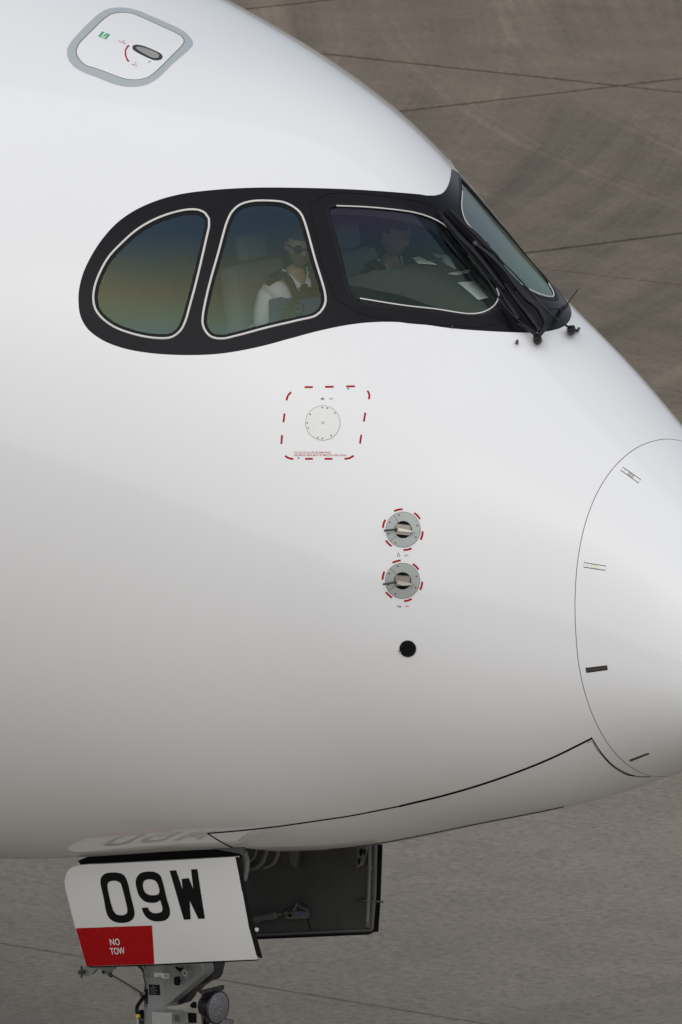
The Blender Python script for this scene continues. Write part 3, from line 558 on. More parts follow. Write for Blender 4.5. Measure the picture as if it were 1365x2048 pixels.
# ---- radome strips
Z5 = lambda q: zz(q, 2.766, 1130, 860)
for q, m in (([(322, 207), (420, 275), (410, 291), (312, 220)], 'radome'), ([(107, 735), (229, 755), (225, 775), (106, 757)], 'radome'), ([(116, 1320), (235, 1306), (238, 1325), (120, 1341)], 'brown'), ([(358, 1828), (465, 1788), (469, 1794), (365, 1836)], 'brown')):
    if m == 'brown' and m not in M: M['brown'] = mat('dark_recess_metal', (.045, .036, .033), .5)
    P = [np.array(a) for a in Z5(q)]; c = sum(P)/4
    st = slab_px('latch_cover', shrink(P, .2), M[m], radome, 0, .002)
    patch('latch_edge', shrink(P, -1.4), M['gapw'] if m == 'radome' else M['dark'], radome, .0005, step=60)
    if m == 'radome':
        mp2 = [P[0]+(P[1]-P[0])*t for t in (.32, .68)]+[P[3]+(P[2]-P[3])*t for t in (.68, .32)]
        slab_px('latch_plate', [c+(a-c)*.92 for a in mp2], M['vane'], radome, .001, .003)
        a = P[0]*.45+P[3]*.45+P[1]*.05+P[2]*.05; disc('screw', a[0]+3, a[1]+.5, .8, M['screw'], radome, .003, n=8)

# ---- closed gear door joint
Zb = lambda q: zz(q, 5.808, 1130, 1440)
stroke('door_joint', [(415, 1667.5), (480, 1662), (560, 1653), (640, 1641.5), (700, 1632.5), (800, 1613)], 2.6, M['dark'], plane, .0010, 12)
stroke('door_joint', [(799, 1613.2), (900, 1588.5), (1000, 1557.5), (1100, 1518.5), (1184, 1477.5)], 3.8, M['dark'], plane, .0010, 12)
stroke('door_joint', Zb([(308, 205), (345, 262), (400, 350), (480, 450), (560, 530), (650, 590), (740, 635), (820, 655)]), 2.4, M['dark'], plane, .0013, 5)
stroke('door_joint', Zb([(820, 655), (880, 662), (940, 664), (1000, 661)]), 1.3, M['gap'], plane, .0010, 5)
stroke('door_edge', Zb([(265, 270), (300, 250), (325, 262), (360, 325), (430, 410), (520, 510), (620, 590), (720, 640), (820, 658)]), .9, M['gap'], plane, .0010, 5)
stroke('door_joint', [(415, 1667.5), (433, 1679), (455, 1691), (476, 1700)], 2.4, M['dark'], plane, .0010, 6)

# far door's rubber seal, showing along the belly line
ss_ = np.sqrt(XT-np.linspace(.15, 1.72, 50)); sweep('belly_seal', ss_, np.full(50, -1.40), .008, .004, M['rubber'], plane, closed=False)
# ---- small fittings on the skin
tube_px('drain_mast', [(1034.2, 686, 0), (1035.3, 681.5, .035)], [.010, .008], M['dkmet'], plane); tube_px('drain_mast', [(1156, 661, .0), (1158.5, 657, .04)], [.009, .009], M['dkmet'], plane)
tube_px('drain_mast', [(905, 654, 0), (905, 652, .02)], [.006, .004], M['dkmet'], plane)
ice = tube_px('ice_detector', [(1121, 627, .05), (1133, 611, .07), (1145, 594, .09), (1156, 579, .11)], [.004, .005, .004, .006], M['wiper'], plane, step=4)
tube_px('ice_detector_base', [(1128, 614, 0), (1129, 612, .075)], [.014, .007], M['wiper'], ice)
tube_px('ice_detector_base', [(1119, 619, .03), (1136, 608, .06)], [.009, .009], M['dkmet'], ice)

# ---- wipers
Zw = lambda q, h: [(860+a/4.266, 380+b/4.266, h_) for (a, b), h_ in zip(q, h)]
def wiper(pivot, arm, arm_r, link_, blade, blade_h, clips):
    e = empty('windshield_wiper', tuple(pt(*pivot)), plane)
    ad = lambda o: adp(o, e)
    ad(tube_px('pivot', [(*pivot, -.01), (*pivot, .055)], [.028, .022, .022], M['wiper'], None, 16)); ad(tube_px('pivot_cap', [(pivot[0]-3, pivot[1]-4, .055), (pivot[0]+4, pivot[1]-7, .085)], [.018, .02, .012], M['wiper'], None, 14))
    ad(tube_px('arm', arm, arm_r, M['wiper'], None, 12, .6))
    if link_: ad(tube_px('link_rod', link_, .0055, M['wiper'], None, 10))
    for i, b in enumerate(blade): ad(tube_px('blade' if i == 0 else 'blade_spring', b, blade_h[i], M['rubber'] if i == 0 else M['wiper'], None, 8, .8))
    for c in clips: ad(tube_px('clip', [(c[0]-2.5, c[1]-3.5, .05), (c[0]+2.5, c[1]+3.5, .05)], [.016, .02, .014], M['dkmet'], None, 10))
wiper((1075.8, 680),
      Zw([(925, 1245), (960, 1205), (990, 1130), (965, 1060), (920, 990), (840, 925), (730, 800), (640, 680), (520, 560), (400, 465)], [.07, .085, .09, .09, .085, .08, .075, .075, .07, .065]), [.018, .02, .02, .021, .015, .012, .012, .010],
      Zw([(880, 1210), (800, 1150), (640, 990), (480, 740), (330, 560)], [.05, .05, .05, .055, .05]),
      [Zw([(75, 180), (150, 290), (300, 480), (450, 660), (560, 780), (630, 865)], [.02]*6), Zw([(110, 220), (250, 390), (380, 520), (540, 720), (640, 850)], [.04, .05, .055, .05, .035])], [[.012, .016, .017, .016, .012], [.007, .012, .013, .012, .006]], [(952, 488)])
wiper((1143.5, 661),
      Zw([(1215, 1190), (1150, 1145), (1090, 1105), (1010, 1035), (940, 960), (870, 880), (740, 730), (600, 590), (480, 460)], [.06, .06, .065, .07, .07, .065, .06, .055, .05]), [.012, .007, .011, .011, .008, .006, .006, .007],
      None,
      [Zw([(150, 155), (250, 260), (390, 420), (520, 560), (640, 720), (730, 850)], [.02]*6), Zw([(180, 170), (280, 270), (420, 400), (490, 480), (580, 570), (655, 695)], [.04, .055, .06, .06, .055, .03])], [[.012, .016, .017, .016, .012], [.006, .011, .013, .011, .006]], [(973, 489)])
# the second pair of links that park over the mask between the windows
lk = empty('wiper_park_links', tuple(pt(1050, 640)), plane)
adp(tube_px('link_rod', Zw([(600, 850), (660, 960), (730, 1060), (760, 1110)], [.03, .04, .045, .05]), [.007, .007, .014, .017, .012], M['wiper'], None, 10), lk)
adp(tube_px('link_rod', Zw([(640, 800), (740, 940), (830, 1050), (930, 1185)], [.03, .04, .045, .04]), [.007, .007, .013, .018, .012], M['wiper'], None, 10), lk)
adp(tube_px('link_rod', Zw([(745, 1140), (800, 1160), (880, 1210), (910, 1240)], [.03, .03, .04, .05]), [.012, .016, .012, .012], M['wiper'], None, 10), lk)

# ================================================================== NOSE GEAR AND ITS DOORS
bay = empty('gear_bay', (-1.4, 0, 2.2), plane)
mb = MB(); x0, x1, zt_ = BX0, BX1, 2.95
for sy in (-1, 1): mb.box(((x0+x1)/2, sy*(BY+.02), (zt_+2.28)/2), (x1-x0+.04, .02, zt_-2.28))
mb.box((x0-.01, 0, 2.6), (.02, 2*BY, .75)); mb.box((x1+.01, 0, 2.65), (.02, 2*BY, .6)); mb.box(((x0+x1)/2, 0, zt_), (x1-x0+.06, 2*BY+.06, .02))
adp(mb.build('bay_wall', M['bay']), bay)
mb = MB()
for k in range(9): mb.box((x0+.2+k*.28, 0, zt_-.05), (.03, 2*BY, .08))
adp(mb.build('bay_rib', M['bayl']), bay)
def mapA(x, y, off=0.0):
    k = -.60
    for _ in range(7): P = pln(x, y, (0, 1, 0), k+off); t = (2.2-P[2])/.6; k = -.60+.13*t-.05*4*t*(1-t)*.5
    return P
def mapB(x, y, off=0.0):
    k = .60
    for _ in range(7): P = pln(x, y, (0, 1, 0), k+off); t = (2.2-P[2])/.6; k = .60-.05*t+.03*4*t*(1-t)
    return P
def sheet(name, outline, m, parent, mapper, vec, off=0.0, step=16, sm=True, back=None):
    O = np.array(outline, float); lo = O.min(0); hi = O.max(0); g = np.array([(x, y) for x in np.arange(lo[0]+step/2, hi[0], step) for y in np.arange(lo[1]+step/2, hi[1], step)])
    vs = [tuple(q) for q in O]+([tuple(q) for q in g[pip(g, O)]] if len(g) else []); n = len(O)
    v, e_, f, *_ = delaunay_2d_cdt([Vector(q) for q in vs], [(i, (i+1) % n) for i in range(n)], [], 0, 1e-4)
    P = np.array([tuple(q) for q in v]); T_ = np.array([tuple(q) for q in f]); T_ = T_[pip(P[T_].mean(1), O)]
    A_ = np.array([mapper(a, b, off) for a, b in P]); B_ = A_+np.array(vec); k = len(A_)
    mb = MB(); fs = [tuple(t) for t in T_]+[tuple(t[::-1]+k) for t in T_]
    cnt = {}
    for t in T_:
        for a, b in ((t[0], t[1]), (t[1], t[2]), (t[2], t[0])): cnt[(a, b)] = 1
    fs += [(b, a, a+k, b+k) for (a, b) in cnt if (b, a) not in cnt]
    mb.add(np.concatenate([A_, B_]), fs); o = mb.build(name, m, parent, sm=sm); return o
Zd = lambda q: zz(q, 3.25, 120, 1620)
dA = empty('gear_door', (-.9, -.6, 2.2), plane)
outA = smooth(Zd([(1140, 306), (1180, 500), (1230, 760), (1285, 973)]), 12, False).tolist()+Zd([(1000, 985), (610, 1004), (210, 1018), (200, 1014), (172, 1016)])+smooth(Zd([(172, 1016), (100, 770), (50, 570), (33, 500), (30, 465), (40, 420), (62, 385), (100, 367), (160, 357), (280, 352)]), 6, False).tolist()[1:]+Zd([(600, 336), (900, 320)])
adp(sheet('door_panel', outA, M['dooron'], None, mapA, (0, .035, 0)), dA)
adp(sheet('door_seal', Zd([(1142, 308), (1167, 310), (1205, 505), (1255, 745), (1312, 955), (1308, 966), (1292, 964), (1278, 945), (1228, 760), (1178, 500)]), M['rubber'], None, mapA, (0, .005, 0), -.001), dA)
adp(sheet('door_seal', Zd([(165, 1019), (210, 1020), (610, 1006), (1284, 973), (1280, 981), (610, 1014), (205, 1027)]), M['rubber'], None, mapA, (0, .02, 0), .01, step=60), dA)
def paintA(name, q, m, off=-.0022, holes=()):
    # flat paint on the door: triangulated outline with a hole cut out
    q = np.array([np.array(q[i])+(np.array(q[(i+1) % len(q)])-np.array(q[i]))*t/k for i in range(len(q)) for k in [max(1, int(np.hypot(*(np.array(q[(i+1) % len(q)])-np.array(q[i])))/6))] for t in range(k)])
    loops_ = [q]+list(holes); vs = []; ed = []
    for l in loops_:
        k = len(vs); vs += [tuple(a) for a in l]; ed += [(k+i, k+(i+1) % len(l)) for i in range(len(l))]
    lo = np.min(q, 0); hi = np.max(q, 0); g = np.array([(x, y) for x in np.arange(lo[0]+4, hi[0], 9) for y in np.arange(lo[1]+4, hi[1], 9)]).reshape(-1, 2)
    if len(g): vs += [tuple(a) for a in g[pip(g, q)]]
    v, e_, f, *_ = delaunay_2d_cdt([Vector(a) for a in vs], ed, [], 0, 1e-4)
    P = np.array([tuple(a) for a in v]); T_ = np.array([tuple(a) for a in f]); c = P[T_].mean(1); ok = pip(c, q)
    for h_ in holes: ok &= ~pip(c, h_)
    return adp(raw(name, [mapA(a, b, off) for a, b in P], T_[ok], m, None), dA)
paintA('number_0', smooth(Zd([(263, 470), (268, 440), (290, 417), (330, 408), (380, 410), (415, 425), (437, 465), (460, 560), (484, 665), (480, 700), (455, 726), (410, 736), (365, 732), (330, 715), (306, 680), (284, 575)]), 4), M['black'], holes=[smooth(Zd([(308, 488), (315, 470), (335, 463), (370, 463), (392, 475), (402, 500), (438, 652), (436, 672), (418, 684), (385, 686), (360, 676), (346, 655)]), 4)])
n9o = smooth(Zd([(530, 638), (504, 560), (492, 500), (498, 445), (525, 413), (570, 402), (615, 405), (650, 425), (668, 470), (692, 570), (715, 655), (712, 690), (690, 716), (645, 726), (600, 722), (565, 702), (542, 670)]), 4, False)
n9o = smooth(Zd([(652, 588), (635, 600), (595, 606), (550, 595), (515, 560), (498, 510), (492, 470), (500, 438), (525, 412), (570, 402), (615, 405), (650, 425), (668, 470), (692, 570), (715, 655), (712, 690), (690, 716), (645, 726), (600, 722), (565, 702), (542, 670), (531, 638)]), 4, False).tolist()+smooth(Zd([(570, 635), (580, 655), (600, 670), (640, 672), (662, 664), (667, 645), (652, 588)]), 4, False).tolist()[:-1]
paintA('number_9', n9o, M['black'], holes=[smooth(Zd([(538, 490), (545, 465), (570, 453), (605, 455), (628, 470), (647, 530), (641, 549), (610, 556), (575, 552), (552, 535)]), 4)])
paintA('letter_W', Zd([(713, 396), (755, 393), (798, 520), (791, 450), (837, 444), (867, 515), (852, 388), (893, 386), (942, 708), (900, 710), (843, 590), (850, 712), (806, 716)]), M['black'])
paintA('red_field', Zd([(102, 771), (598, 753), (613, 1003), (350, 1012), (210, 1017), (172, 1015)]), M['red'])
mpA = lambda a, b: mapA(a, b, -.004)
adp(text_px('lettering', 'NO', *Zd([(330, 882), (393, 880), (321, 840)]), M['whitem'], None, mpA, bold=.012), dA)
adp(text_px('lettering', 'TOW', *Zd([(332, 942), (427, 938), (321, 899)]), M['whitem'], None, mpA, bold=.012), dA)
for a in [(1028, 398), (1060, 396), (1090, 397), (1140, 398), (1032, 446), (1064, 445), (1098, 443), (1058, 494), (1090, 494), (1080, 574), (1107, 577), (1001, 970), (810, 878), (804, 346)]:
    x, y = Zd([a])[0]; paintA('rivet', [(x-.6, y-.4), (x+.6, y-.4), (x+.6, y+.4), (x-.6, y+.4)], M['probe'], -.003)
# far door, its inner face towards the camera
Zf = lambda q: zz(q, 3.4125, 400, 1640)
dB = empty('gear_door', (-.9, .6, 2.2), plane)
inner = Zf([(1208, 100), (1200, 400), (1178, 768), (380, 800), (-250, 830), (-320, 500), (-330, 200), (-200, 120)])
adp(sheet('door_panel', inner, M['bay'], None, mapB, (0, .035, 0)), dB)
adp(sheet('door_seal', Zf([(1210, 90), (1244, 90), (1243, 200), (1230, 560), (1215, 766), (1180, 768), (1196, 560), (1207, 300)]), M['rubber'], None, mapB, (0, .006, 0), .003), dB)
adp(sheet('door_seal', Zf([(-260, 815), (380, 795), (1165, 763), (1170, 778), (1150, 785), (380, 818), (-260, 845)]), M['rubber'], None, mapB, (0, .02, 0), .01, step=60), dB)
adp(sheet('edge_flange', Zf([(-240, 800), (380, 782), (1160, 748), (1165, 758), (380, 793), (-240, 812)]), M['bayl'], None, mapB, (0, .02, 0), -.03, step=60), dB)
adp(sheet('edge_flange', Zf([(1180, 130), (1200, 130), (1192, 500), (1172, 750), (1160, 750), (1172, 500)]), M['bayl'], None, mapB, (0, .02, 0), -.03, step=60), dB)
fB = lambda a, b, o=-.05: mapB(*Zf([(a, b)])[0], o)
def tB(name, pts, r, m, off=-.06, n=10): return adp(MB().tube([fB(a, b, off) for a, b in pts], r, n).build(name, m, None, sm=True), dB)
tB('stiffener_tube', [(1162, 100), (1160, 330), (1152, 560), (1145, 700)], .011, M['bayl'])
tB('tube_clamp', [(1161, 310), (1160, 332)], .016, M['bayl']); tB('tube_clamp', [(1147, 700), (1146, 735)], .016, M['bay'])
tB('latch_rod', [(1090, 545), (1160, 552), (1252, 562)], [.004, .006, .006], M['bayl']); tB('latch_rod', [(1070, 548), (1125, 540)], .006, M['dkmet'], -.07)
adp(sheet('hinge_fitting', Zf([(975, 130), (1140, 130), (1140, 190), (1130, 250), (1112, 300), (1095, 320), (1072, 345), (1030, 290), (990, 230)]), M['bay'], None, mapB, (0, .03, 0), -.06, step=60), dB)
adp(sheet('hinge_lug', Zf([(1068, 150), (1140, 150), (1138, 200), (1120, 260), (1108, 315), (1085, 325), (1072, 335), (1075, 260)]), M['bayl'], None, mapB, (0, .02, 0), -.09, step=60), dB)
for q in ([(1090, 205), (1105, 195), (1112, 220), (1100, 250), (1088, 240)], [(1118, 200), (1132, 210), (1128, 240), (1117, 235)], [(1080, 265), (1096, 262), (1090, 300), (1078, 310)]):
    adp(sheet('lug_hole', Zf(q), M['dark'], None, mapB, (0, .004, 0), -.096, step=60), dB)
adp(sheet('hinge_fitting', Zf([(530, 130), (680, 130), (670, 240), (655, 350), (600, 350), (560, 290)]), M['bay'], None, mapB, (0, .03, 0), -.06, step=60), dB)
adp(sheet('hinge_lug', Zf([(600, 200), (670, 200), (660, 280), (648, 330), (620, 300)]), M['bayl'], None, mapB, (0, .012, 0), -.075, step=60), dB)
tB('actuator', [(330, 680), (400, 672), (515, 650)], .019, M['bayl'], -.07, 14); tB('actuator', [(385, 676), (395, 675)], .024, M['bayl'], -.07, 14); tB('actuator', [(480, 658), (515, 652)], .023, M['bayl'], -.07, 14)
tB('actuator_rod', [(515, 650), (600, 632)], .007, M['steel'], -.07); tB('hydraulic_line', [(560, 640), (600, 605), (660, 590), (700, 575), (730, 590)], .006, M['dkmet'], -.09); tB('hydraulic_line', [(640, 620), (665, 575), (690, 600), (740, 620)], .006, M['bayl'], -.10)
tB('hydraulic_line', [(735, 660), (742, 700), (755, 760)], .003, M['dark'], -.04)
adp(sheet('actuator_bracket', Zf([(575, 665), (610, 632), (640, 625), (730, 625), (740, 650), (725, 675), (640, 678), (590, 678)]), M['bayl'], None, mapB, (0, .02, 0), -.06, step=60), dB)
adp(sheet('lug_hole', Zf([(600, 650), (618, 642), (628, 655), (612, 665)]), M['dark'], None, mapB, (0, .004, 0), -.066, step=60), dB)
if 'pblue' not in M: M['pblue'] = mat('blue_anodised', (.08, .12, .25), .4)
adp(sheet('lug_hole', Zf([(682, 636), (722, 634), (722, 652), (684, 658)]), M['pblue'], None, mapB, (0, .004, 0), -.066, step=60), dB)
adp(MB().tube([fB(388, 750, -.10), fB(388, 750, -.06)], .012, 14).build('rivet', M['steel'], None, sm=True), dB)

# curved ducts and hinge arm just inside the bay
fC = lambda a, b, y: pln(*Zf([(a, b)])[0], (0, 1, 0), y)
def tC(name, pts, y, r, m, par=bay, n=10): return adp(MB().tube([fC(a, b, y) for a, b in pts], r, n).build(name, m, None, sm=True), par)
tC('duct', [(300, 330), (340, 338), (385, 325), (425, 290), (450, 230), (460, 170)], .15, [.012, .014, .014, .014, .014, .014], M['bayl'])
tC('duct', [(440, 325), (475, 312), (510, 285), (530, 240), (535, 180)], .2, .013, M['bayl']); tC('duct', [(310, 285), (345, 278), (372, 255), (385, 215), (388, 170)], .1, .009, M['bayl'])
tC('duct', [(290, 300), (360, 310), (410, 270), (430, 200)], .22, .035, M['bay'])
adp(MB().prism([fC(a, b, -.5) for a, b in [(205, 215), (300, 220), (318, 290), (312, 355), (298, 420), (286, 425), (282, 395), (262, 265), (205, 262)]], (0, .03, 0)).build('hinge_arm', M['gear'], None), dA)
adp(MB().prism([fC(a, b, -.505) for a, b in [(272, 240), (292, 245), (304, 340), (290, 380)]], (0, .004, 0)).build('arm_web', M['bay'], None), dA)
# gap above the number door: added dark sheet stands for its shade
adp(sheet('slot_shade_strip', [(156, 1722), (175, 1714), (300, 1704), (470, 1700), (480, 1716), (300, 1727), (165, 1734)], M['dark'], None, mapA, (0, .02, 0), .08, step=60), dA)

# leg
leg = empty('nose_gear_leg', (-1.32, 0, 1.5), plane)
P7 = lambda a, b, y=0.0: pln(130+a/3.689, 1900+b/3.689, (0, 1, 0), y)
al = lambda o: adp(o, leg)
cx = (P7(600, 300)[0]+P7(836, 300)[0])/2; rs = (P7(836, 300)[0]-P7(600, 300)[0])/2*1.0
cx = P7(712, 250)[0]; rs = .100
al(MB().cyl((cx, 0, 1.02), (cx, 0, 2.8), rs, 40).build('strut', M['gear'], None, sm=True))
al(MB().cyl((cx, 0, .45), (cx, 0, 1.03), .062, 32).build('piston', M['steel'], None, sm=True))
zc1 = P7(700, 228, -.1)[2]
al(MB().cyl((cx, 0, zc1-.014), (cx, 0, zc1+.014), rs+.006, 40).build('clamp_band', M['gear'], None, sm=True))
al(MB().tube([P7(826, 200, -.1), P7(830, 228, -.1), P7(828, 258, -.1)], [.016, .02, .016], 12).build('clamp_bolt', M['dark'], None, sm=True))
al(MB().prism([P7(a, b, -.06) for a, b in [(760, 60), (985, 60), (1010, 110), (1020, 150), (1016, 185), (990, 215), (860, 320), (760, 405), (700, 448), (640, 455), (700, 300)]], (0, .10, 0)).build('side_lug', M['gear'], None, bevel=.006))
al(MB().prism([P7(a, b, .05) for a, b in [(980, 40), (1118, 40), (1105, 110), (1085, 200), (1072, 225), (1045, 243), (1010, 252), (960, 285), (900, 350), (880, 395), (760, 430), (700, 440), (900, 280)]], (0, .10, 0)).build('drag_arm', M['dkmet'], None, bevel=.006))
b0 = P7(912, 165, -.06)
for r_, d_, m_ in ((.034, .02, 'gear'), (.026, .03, 'gear'), (.016, .035, 'steel'), (.006, .038, 'dark')):
    al(MB().cyl(b0, b0-np.array([0, d_, 0]), r_, 28).build('pivot_pin', M[m_], None, sm=True))
al(MB().tube([P7(820, 130, -.08), P7(850, 150, -.09), P7(872, 138, -.08)], [.006, .012, .006], 8).build('cable_clip', M['dark'], None, sm=True))
def on_cyl(a, b, r_=None):
    r_ = (r_ or rs)+.0015; P = P7(a, b, -r_)                      # step the ray onto the strut's surface
    for _ in range(12):
        dx = np.clip(P[0]-cx, -r_*.98, r_*.98); P = P7(a, b, -math.sqrt(r_*r_-dx*dx))
    return P
def placard(name, q, m, off=0.0):
    n = 8; vs = []; P = [np.array(a, float) for a in q]
    for i in range(n+1):
        for e_ in ((P[0], P[1]), (P[3], P[2])): c = e_[0]+(e_[1]-e_[0])*i/n; vs.append(on_cyl(*c, rs+off))
    return al(raw(name, vs, [(2*i, 2*i+2, 2*i+3, 2*i+1) for i in range(n)], m, None))
placard('placard', [(660, 170), (774, 175), (774, 215), (660, 211)], M['bead']); placard('placard', [(620, 255), (700, 260), (704, 338), (623, 333)], M['black'])
oc = lambda a, b: on_cyl((a-130)*3.689, (b-1900)*3.689, rs+.002)
z7 = lambda a, b: (130+a/3.689, 1900+b/3.689)
al(text_px('lettering', 'GROUND', z7(668, 189), z7(708, 191), z7(668, 182), M['black'], None, oc)); al(text_px('lettering', 'HERE', z7(676, 204), z7(706, 205), z7(676, 196), M['black'], None, oc))
for a, b, c, d in ((740, 175, 743, 190), (722, 189, 764, 193), (729, 196, 758, 199), (735, 203, 752, 206)): placard('earth_symbol', [(a, b), (c, b), (c, d), (a, d)] if c-a < 5 else [(a, b), (c, b+1), (c, b+3.5), (a, b+2.5)], M['black'], .001)
for i, w_ in enumerate((14, 45, 38, 50, 42, 46)): placard('placard_line', [(650-(w_/2 if i == 0 else 20), 266+i*11), (650+(w_/2 if i == 0 else w_-20), 267+i*11), (650+(w_/2 if i == 0 else w_-20), 269+i*11), (650-(w_/2 if i == 0 else 20), 268+i*11)], M['gear'], .001)
# hoses
def hose(pts, r, m, y=-.09, name='hose'):
    P = smooth(pts, 12, False); return al(MB().tube([P7(a, b, y) for a, b in P], r, 10).build(name, m, None, sm=True))
hose([(500, 90), (545, 120), (580, 160), (592, 210), (596, 260), (590, 330), (600, 400), (650, 450)], .008, M['dkmet']); hose([(545, 90), (575, 120), (600, 180), (603, 230)], .007, M['gear'])
hose([(580, 325), (578, 350), (555, 385), (533, 420), (532, 455), (540, 495)], .011, M['rubber'], -.11); hose([(588, 245), (582, 290), (578, 325)], .004, M['vane'], -.11)
hose([(605, 290), (605, 400)], .006, M['rubber'], -.10); hose([(585, 310), (582, 330)], .007, M['steel'], -.12)
hose([(532, 490), (548, 490)], .011, M['yellow'], -.12, 'yellow_cap'); hose([(536, 500), (540, 560)], .008, M['vane'], -.11)
hose([(560, 470), (640, 480)], .022, M['dark'], -.05, 'connector'); hose([(550, 520), (640, 525)], .022, M['dkmet'], -.05, 'connector')
# link arm to the door, with its roller
al(MB().prism([P7(a, b, -.3) for a, b in [(130, 130), (200, 120), (340, 112), (360, 125), (355, 148), (330, 150), (318, 185), (300, 188), (275, 185), (262, 150), (245, 140), (225, 150), (200, 180), (180, 193), (140, 196), (118, 180)]], (0, .03, 0)).build('door_link', M['gear'], None, bevel=.003))
al(MB().cyl(P7(122, 152, -.33), P7(122, 178, -.33), .020, 20).build('roller', M['dkmet'], None, sm=True))
al(MB().cyl(P7(122, 120, -.33), P7(122, 208, -.33), .006, 12).build('roller_bolt', M['dkmet'], None, sm=True))
al(MB().cyl(P7(282, 166, -.34), P7(282, 166, -.29), .008, 12).build('link_bolt', M['dark'], None, sm=True))
al(MB().prism([P7(a, b, -.26) for a, b in [(312, 110), (338, 110), (322, 186), (306, 186)]], (0, .03, 0)).build('door_link', M['dkmet'], None))
al(MB().tube([P7(332, 188, -.3), P7(565, 330, -.14)], .0055, 10).build('link_rod', M['vane'], None, sm=True)); al(MB().tube([P7(340, 182, -.31), P7(572, 322, -.15)], .0045, 10).build('link_rod', M['dkmet'], None, sm=True))
al(MB().tube([P7(325, 182, -.3), P7(345, 196, -.3)], .011, 12).build('rod_end', M['dkmet'], None, sm=True)); al(MB().tube([P7(550, 328, -.15), P7(572, 332, -.14)], .010, 12).build('rod_end', M['dkmet'], None, sm=True))
# control box and lamp bracket
mb = MB(); q0 = P7(640, 462, -.16); q1 = P7(785, 466, -.16); mb.add([q0, q1, q1+[0, 0, -.3], q0+[0, 0, -.3]]+[a+np.array([0, .13, 0]) for a in (q0, q1, q1+[0, 0, -.3], q0+[0, 0, -.3])], [(0, 1, 2, 3), (4, 7, 6, 5), (0, 4, 5, 1), (1, 5, 6, 2), (2, 6, 7, 3), (3, 7, 4, 0)])
al(mb.build('control_box', M['probe'], None, bevel=.004))
q2 = P7(790, 468, -.15); mb = MB(); mb.add([q2, P7(890, 458, .0), P7(890, 458, .0)+[0, 0, -.3], q2+[0, 0, -.3]]+[a+np.array([-.02, .02, 0]) for a in (q2, P7(890, 458, .0), P7(890, 458, .0)+[0, 0, -.3], q2+[0, 0, -.3])], [(0, 1, 2, 3), (4, 7, 6, 5), (0, 4, 5, 1), (1, 5, 6, 2), (2, 6, 7, 3), (3, 7, 4, 0)])
al(mb.build('connector_panel', M['gear'], None))
for i in range(3):
    for j in range(3): al(MB().cyl(P7(815+i*14, 490+j*18, -.135+i*.02), P7(815+i*14, 490+j*18, -.155+i*.02), .003, 8).build('connector_pin', M['dark'], None))
al(MB().prism([P7(a, b, -.05) for a, b in [(735, 425), (870, 405), (930, 380), (965, 335), (975, 308), (1008, 305), (1004, 420), (1002, 700), (960, 700), (962, 545), (900, 540), (895, 462), (735, 440)]], (0, .025, 0)).build('lamp_bracket', M['vane'], None, bevel=.003))
for q in ([(928, 400), (950, 382), (968, 392), (970, 430), (940, 432), (922, 418)], [(905, 465), (968, 470), (970, 540), (912, 540)]):
    al(MB().prism([P7(a, b, -.053) for a, b in q], (0, .002, 0)).build('bracket_hole', M['dark'], None))
al(MB().prism([P7(a, b, -.05) for a, b in [(975, 306), (1060, 285), (1145, 264), (1160, 268), (1158, 300), (1080, 305), (1010, 330)]], (0, .02, 0)).build('lamp_bracket', M['dkmet'], None))
def lamp(c, name):
    e = empty(name, tuple(c), plane); f = np.array([1., .0, .02]); f /= np.linalg.norm(f); c = np.array(c)
    adp(MB().tube([c-f*.10, c-f*.04, c], [.06, .092, .098], 36).build('lamp_housing', M['wiper'], None, sm=True), e)
    adp(MB().tube([c-f*.004, c+f*.004], [.098, .096], 36).build('lamp_rim', M['dkmet'], None, sm=True), e)
    sd_ = np.cross(f, [0, 0, 1.]); sd_ /= np.linalg.norm(sd_); up = np.cross(sd_, f); vs = [c+f*.012]; fs = []; nr, na = 14, 48
    for i in range(1, nr+1):
        for j in range(na):
            r_ = .090*i/nr; a = 2*math.pi*j/na; x_, y_ = r_*math.cos(a), r_*math.sin(a)
            b = .003*(abs(math.sin(x_*240))*abs(math.sin(y_*200))) if i < nr else 0
            vs.append(c+sd_*x_+up*y_+f*(.012*(1-(i/nr)**2)+.003+b))
    fs += [(0, 1+j, 1+(j+1) % na) for j in range(na)]+[(1+i*na+j, 1+(i+1)*na+j, 1+(i+1)*na+(j+1) % na, 1+i*na+(j+1) % na) for i in range(nr-1) for j in range(na)]
    adp(raw('lamp_lens', vs, fs, M['lens'], None, False), e)
M['lens'] = mat('ribbed_lens', (.16, .165, .17), .12, metal=.3, coat=1)
L0 = P7(1130, 428, -.06); lamp(L0, 'taxi_lamp'); L1 = np.array([L0[0], -L0[1]*3+.1, L0[2]])
al(MB().prism([P7(a, b, -.02) for a, b in [(1005, 310), (1055, 300), (1062, 400), (1050, 560), (1002, 700)]], (0, .02, 0)).build('lamp_bracket', M['wiper'], None))
al(MB().box(P7(1205, 535, -.06), (.05, .04, .03)).build('lamp_bracket', M['bayl'], None))
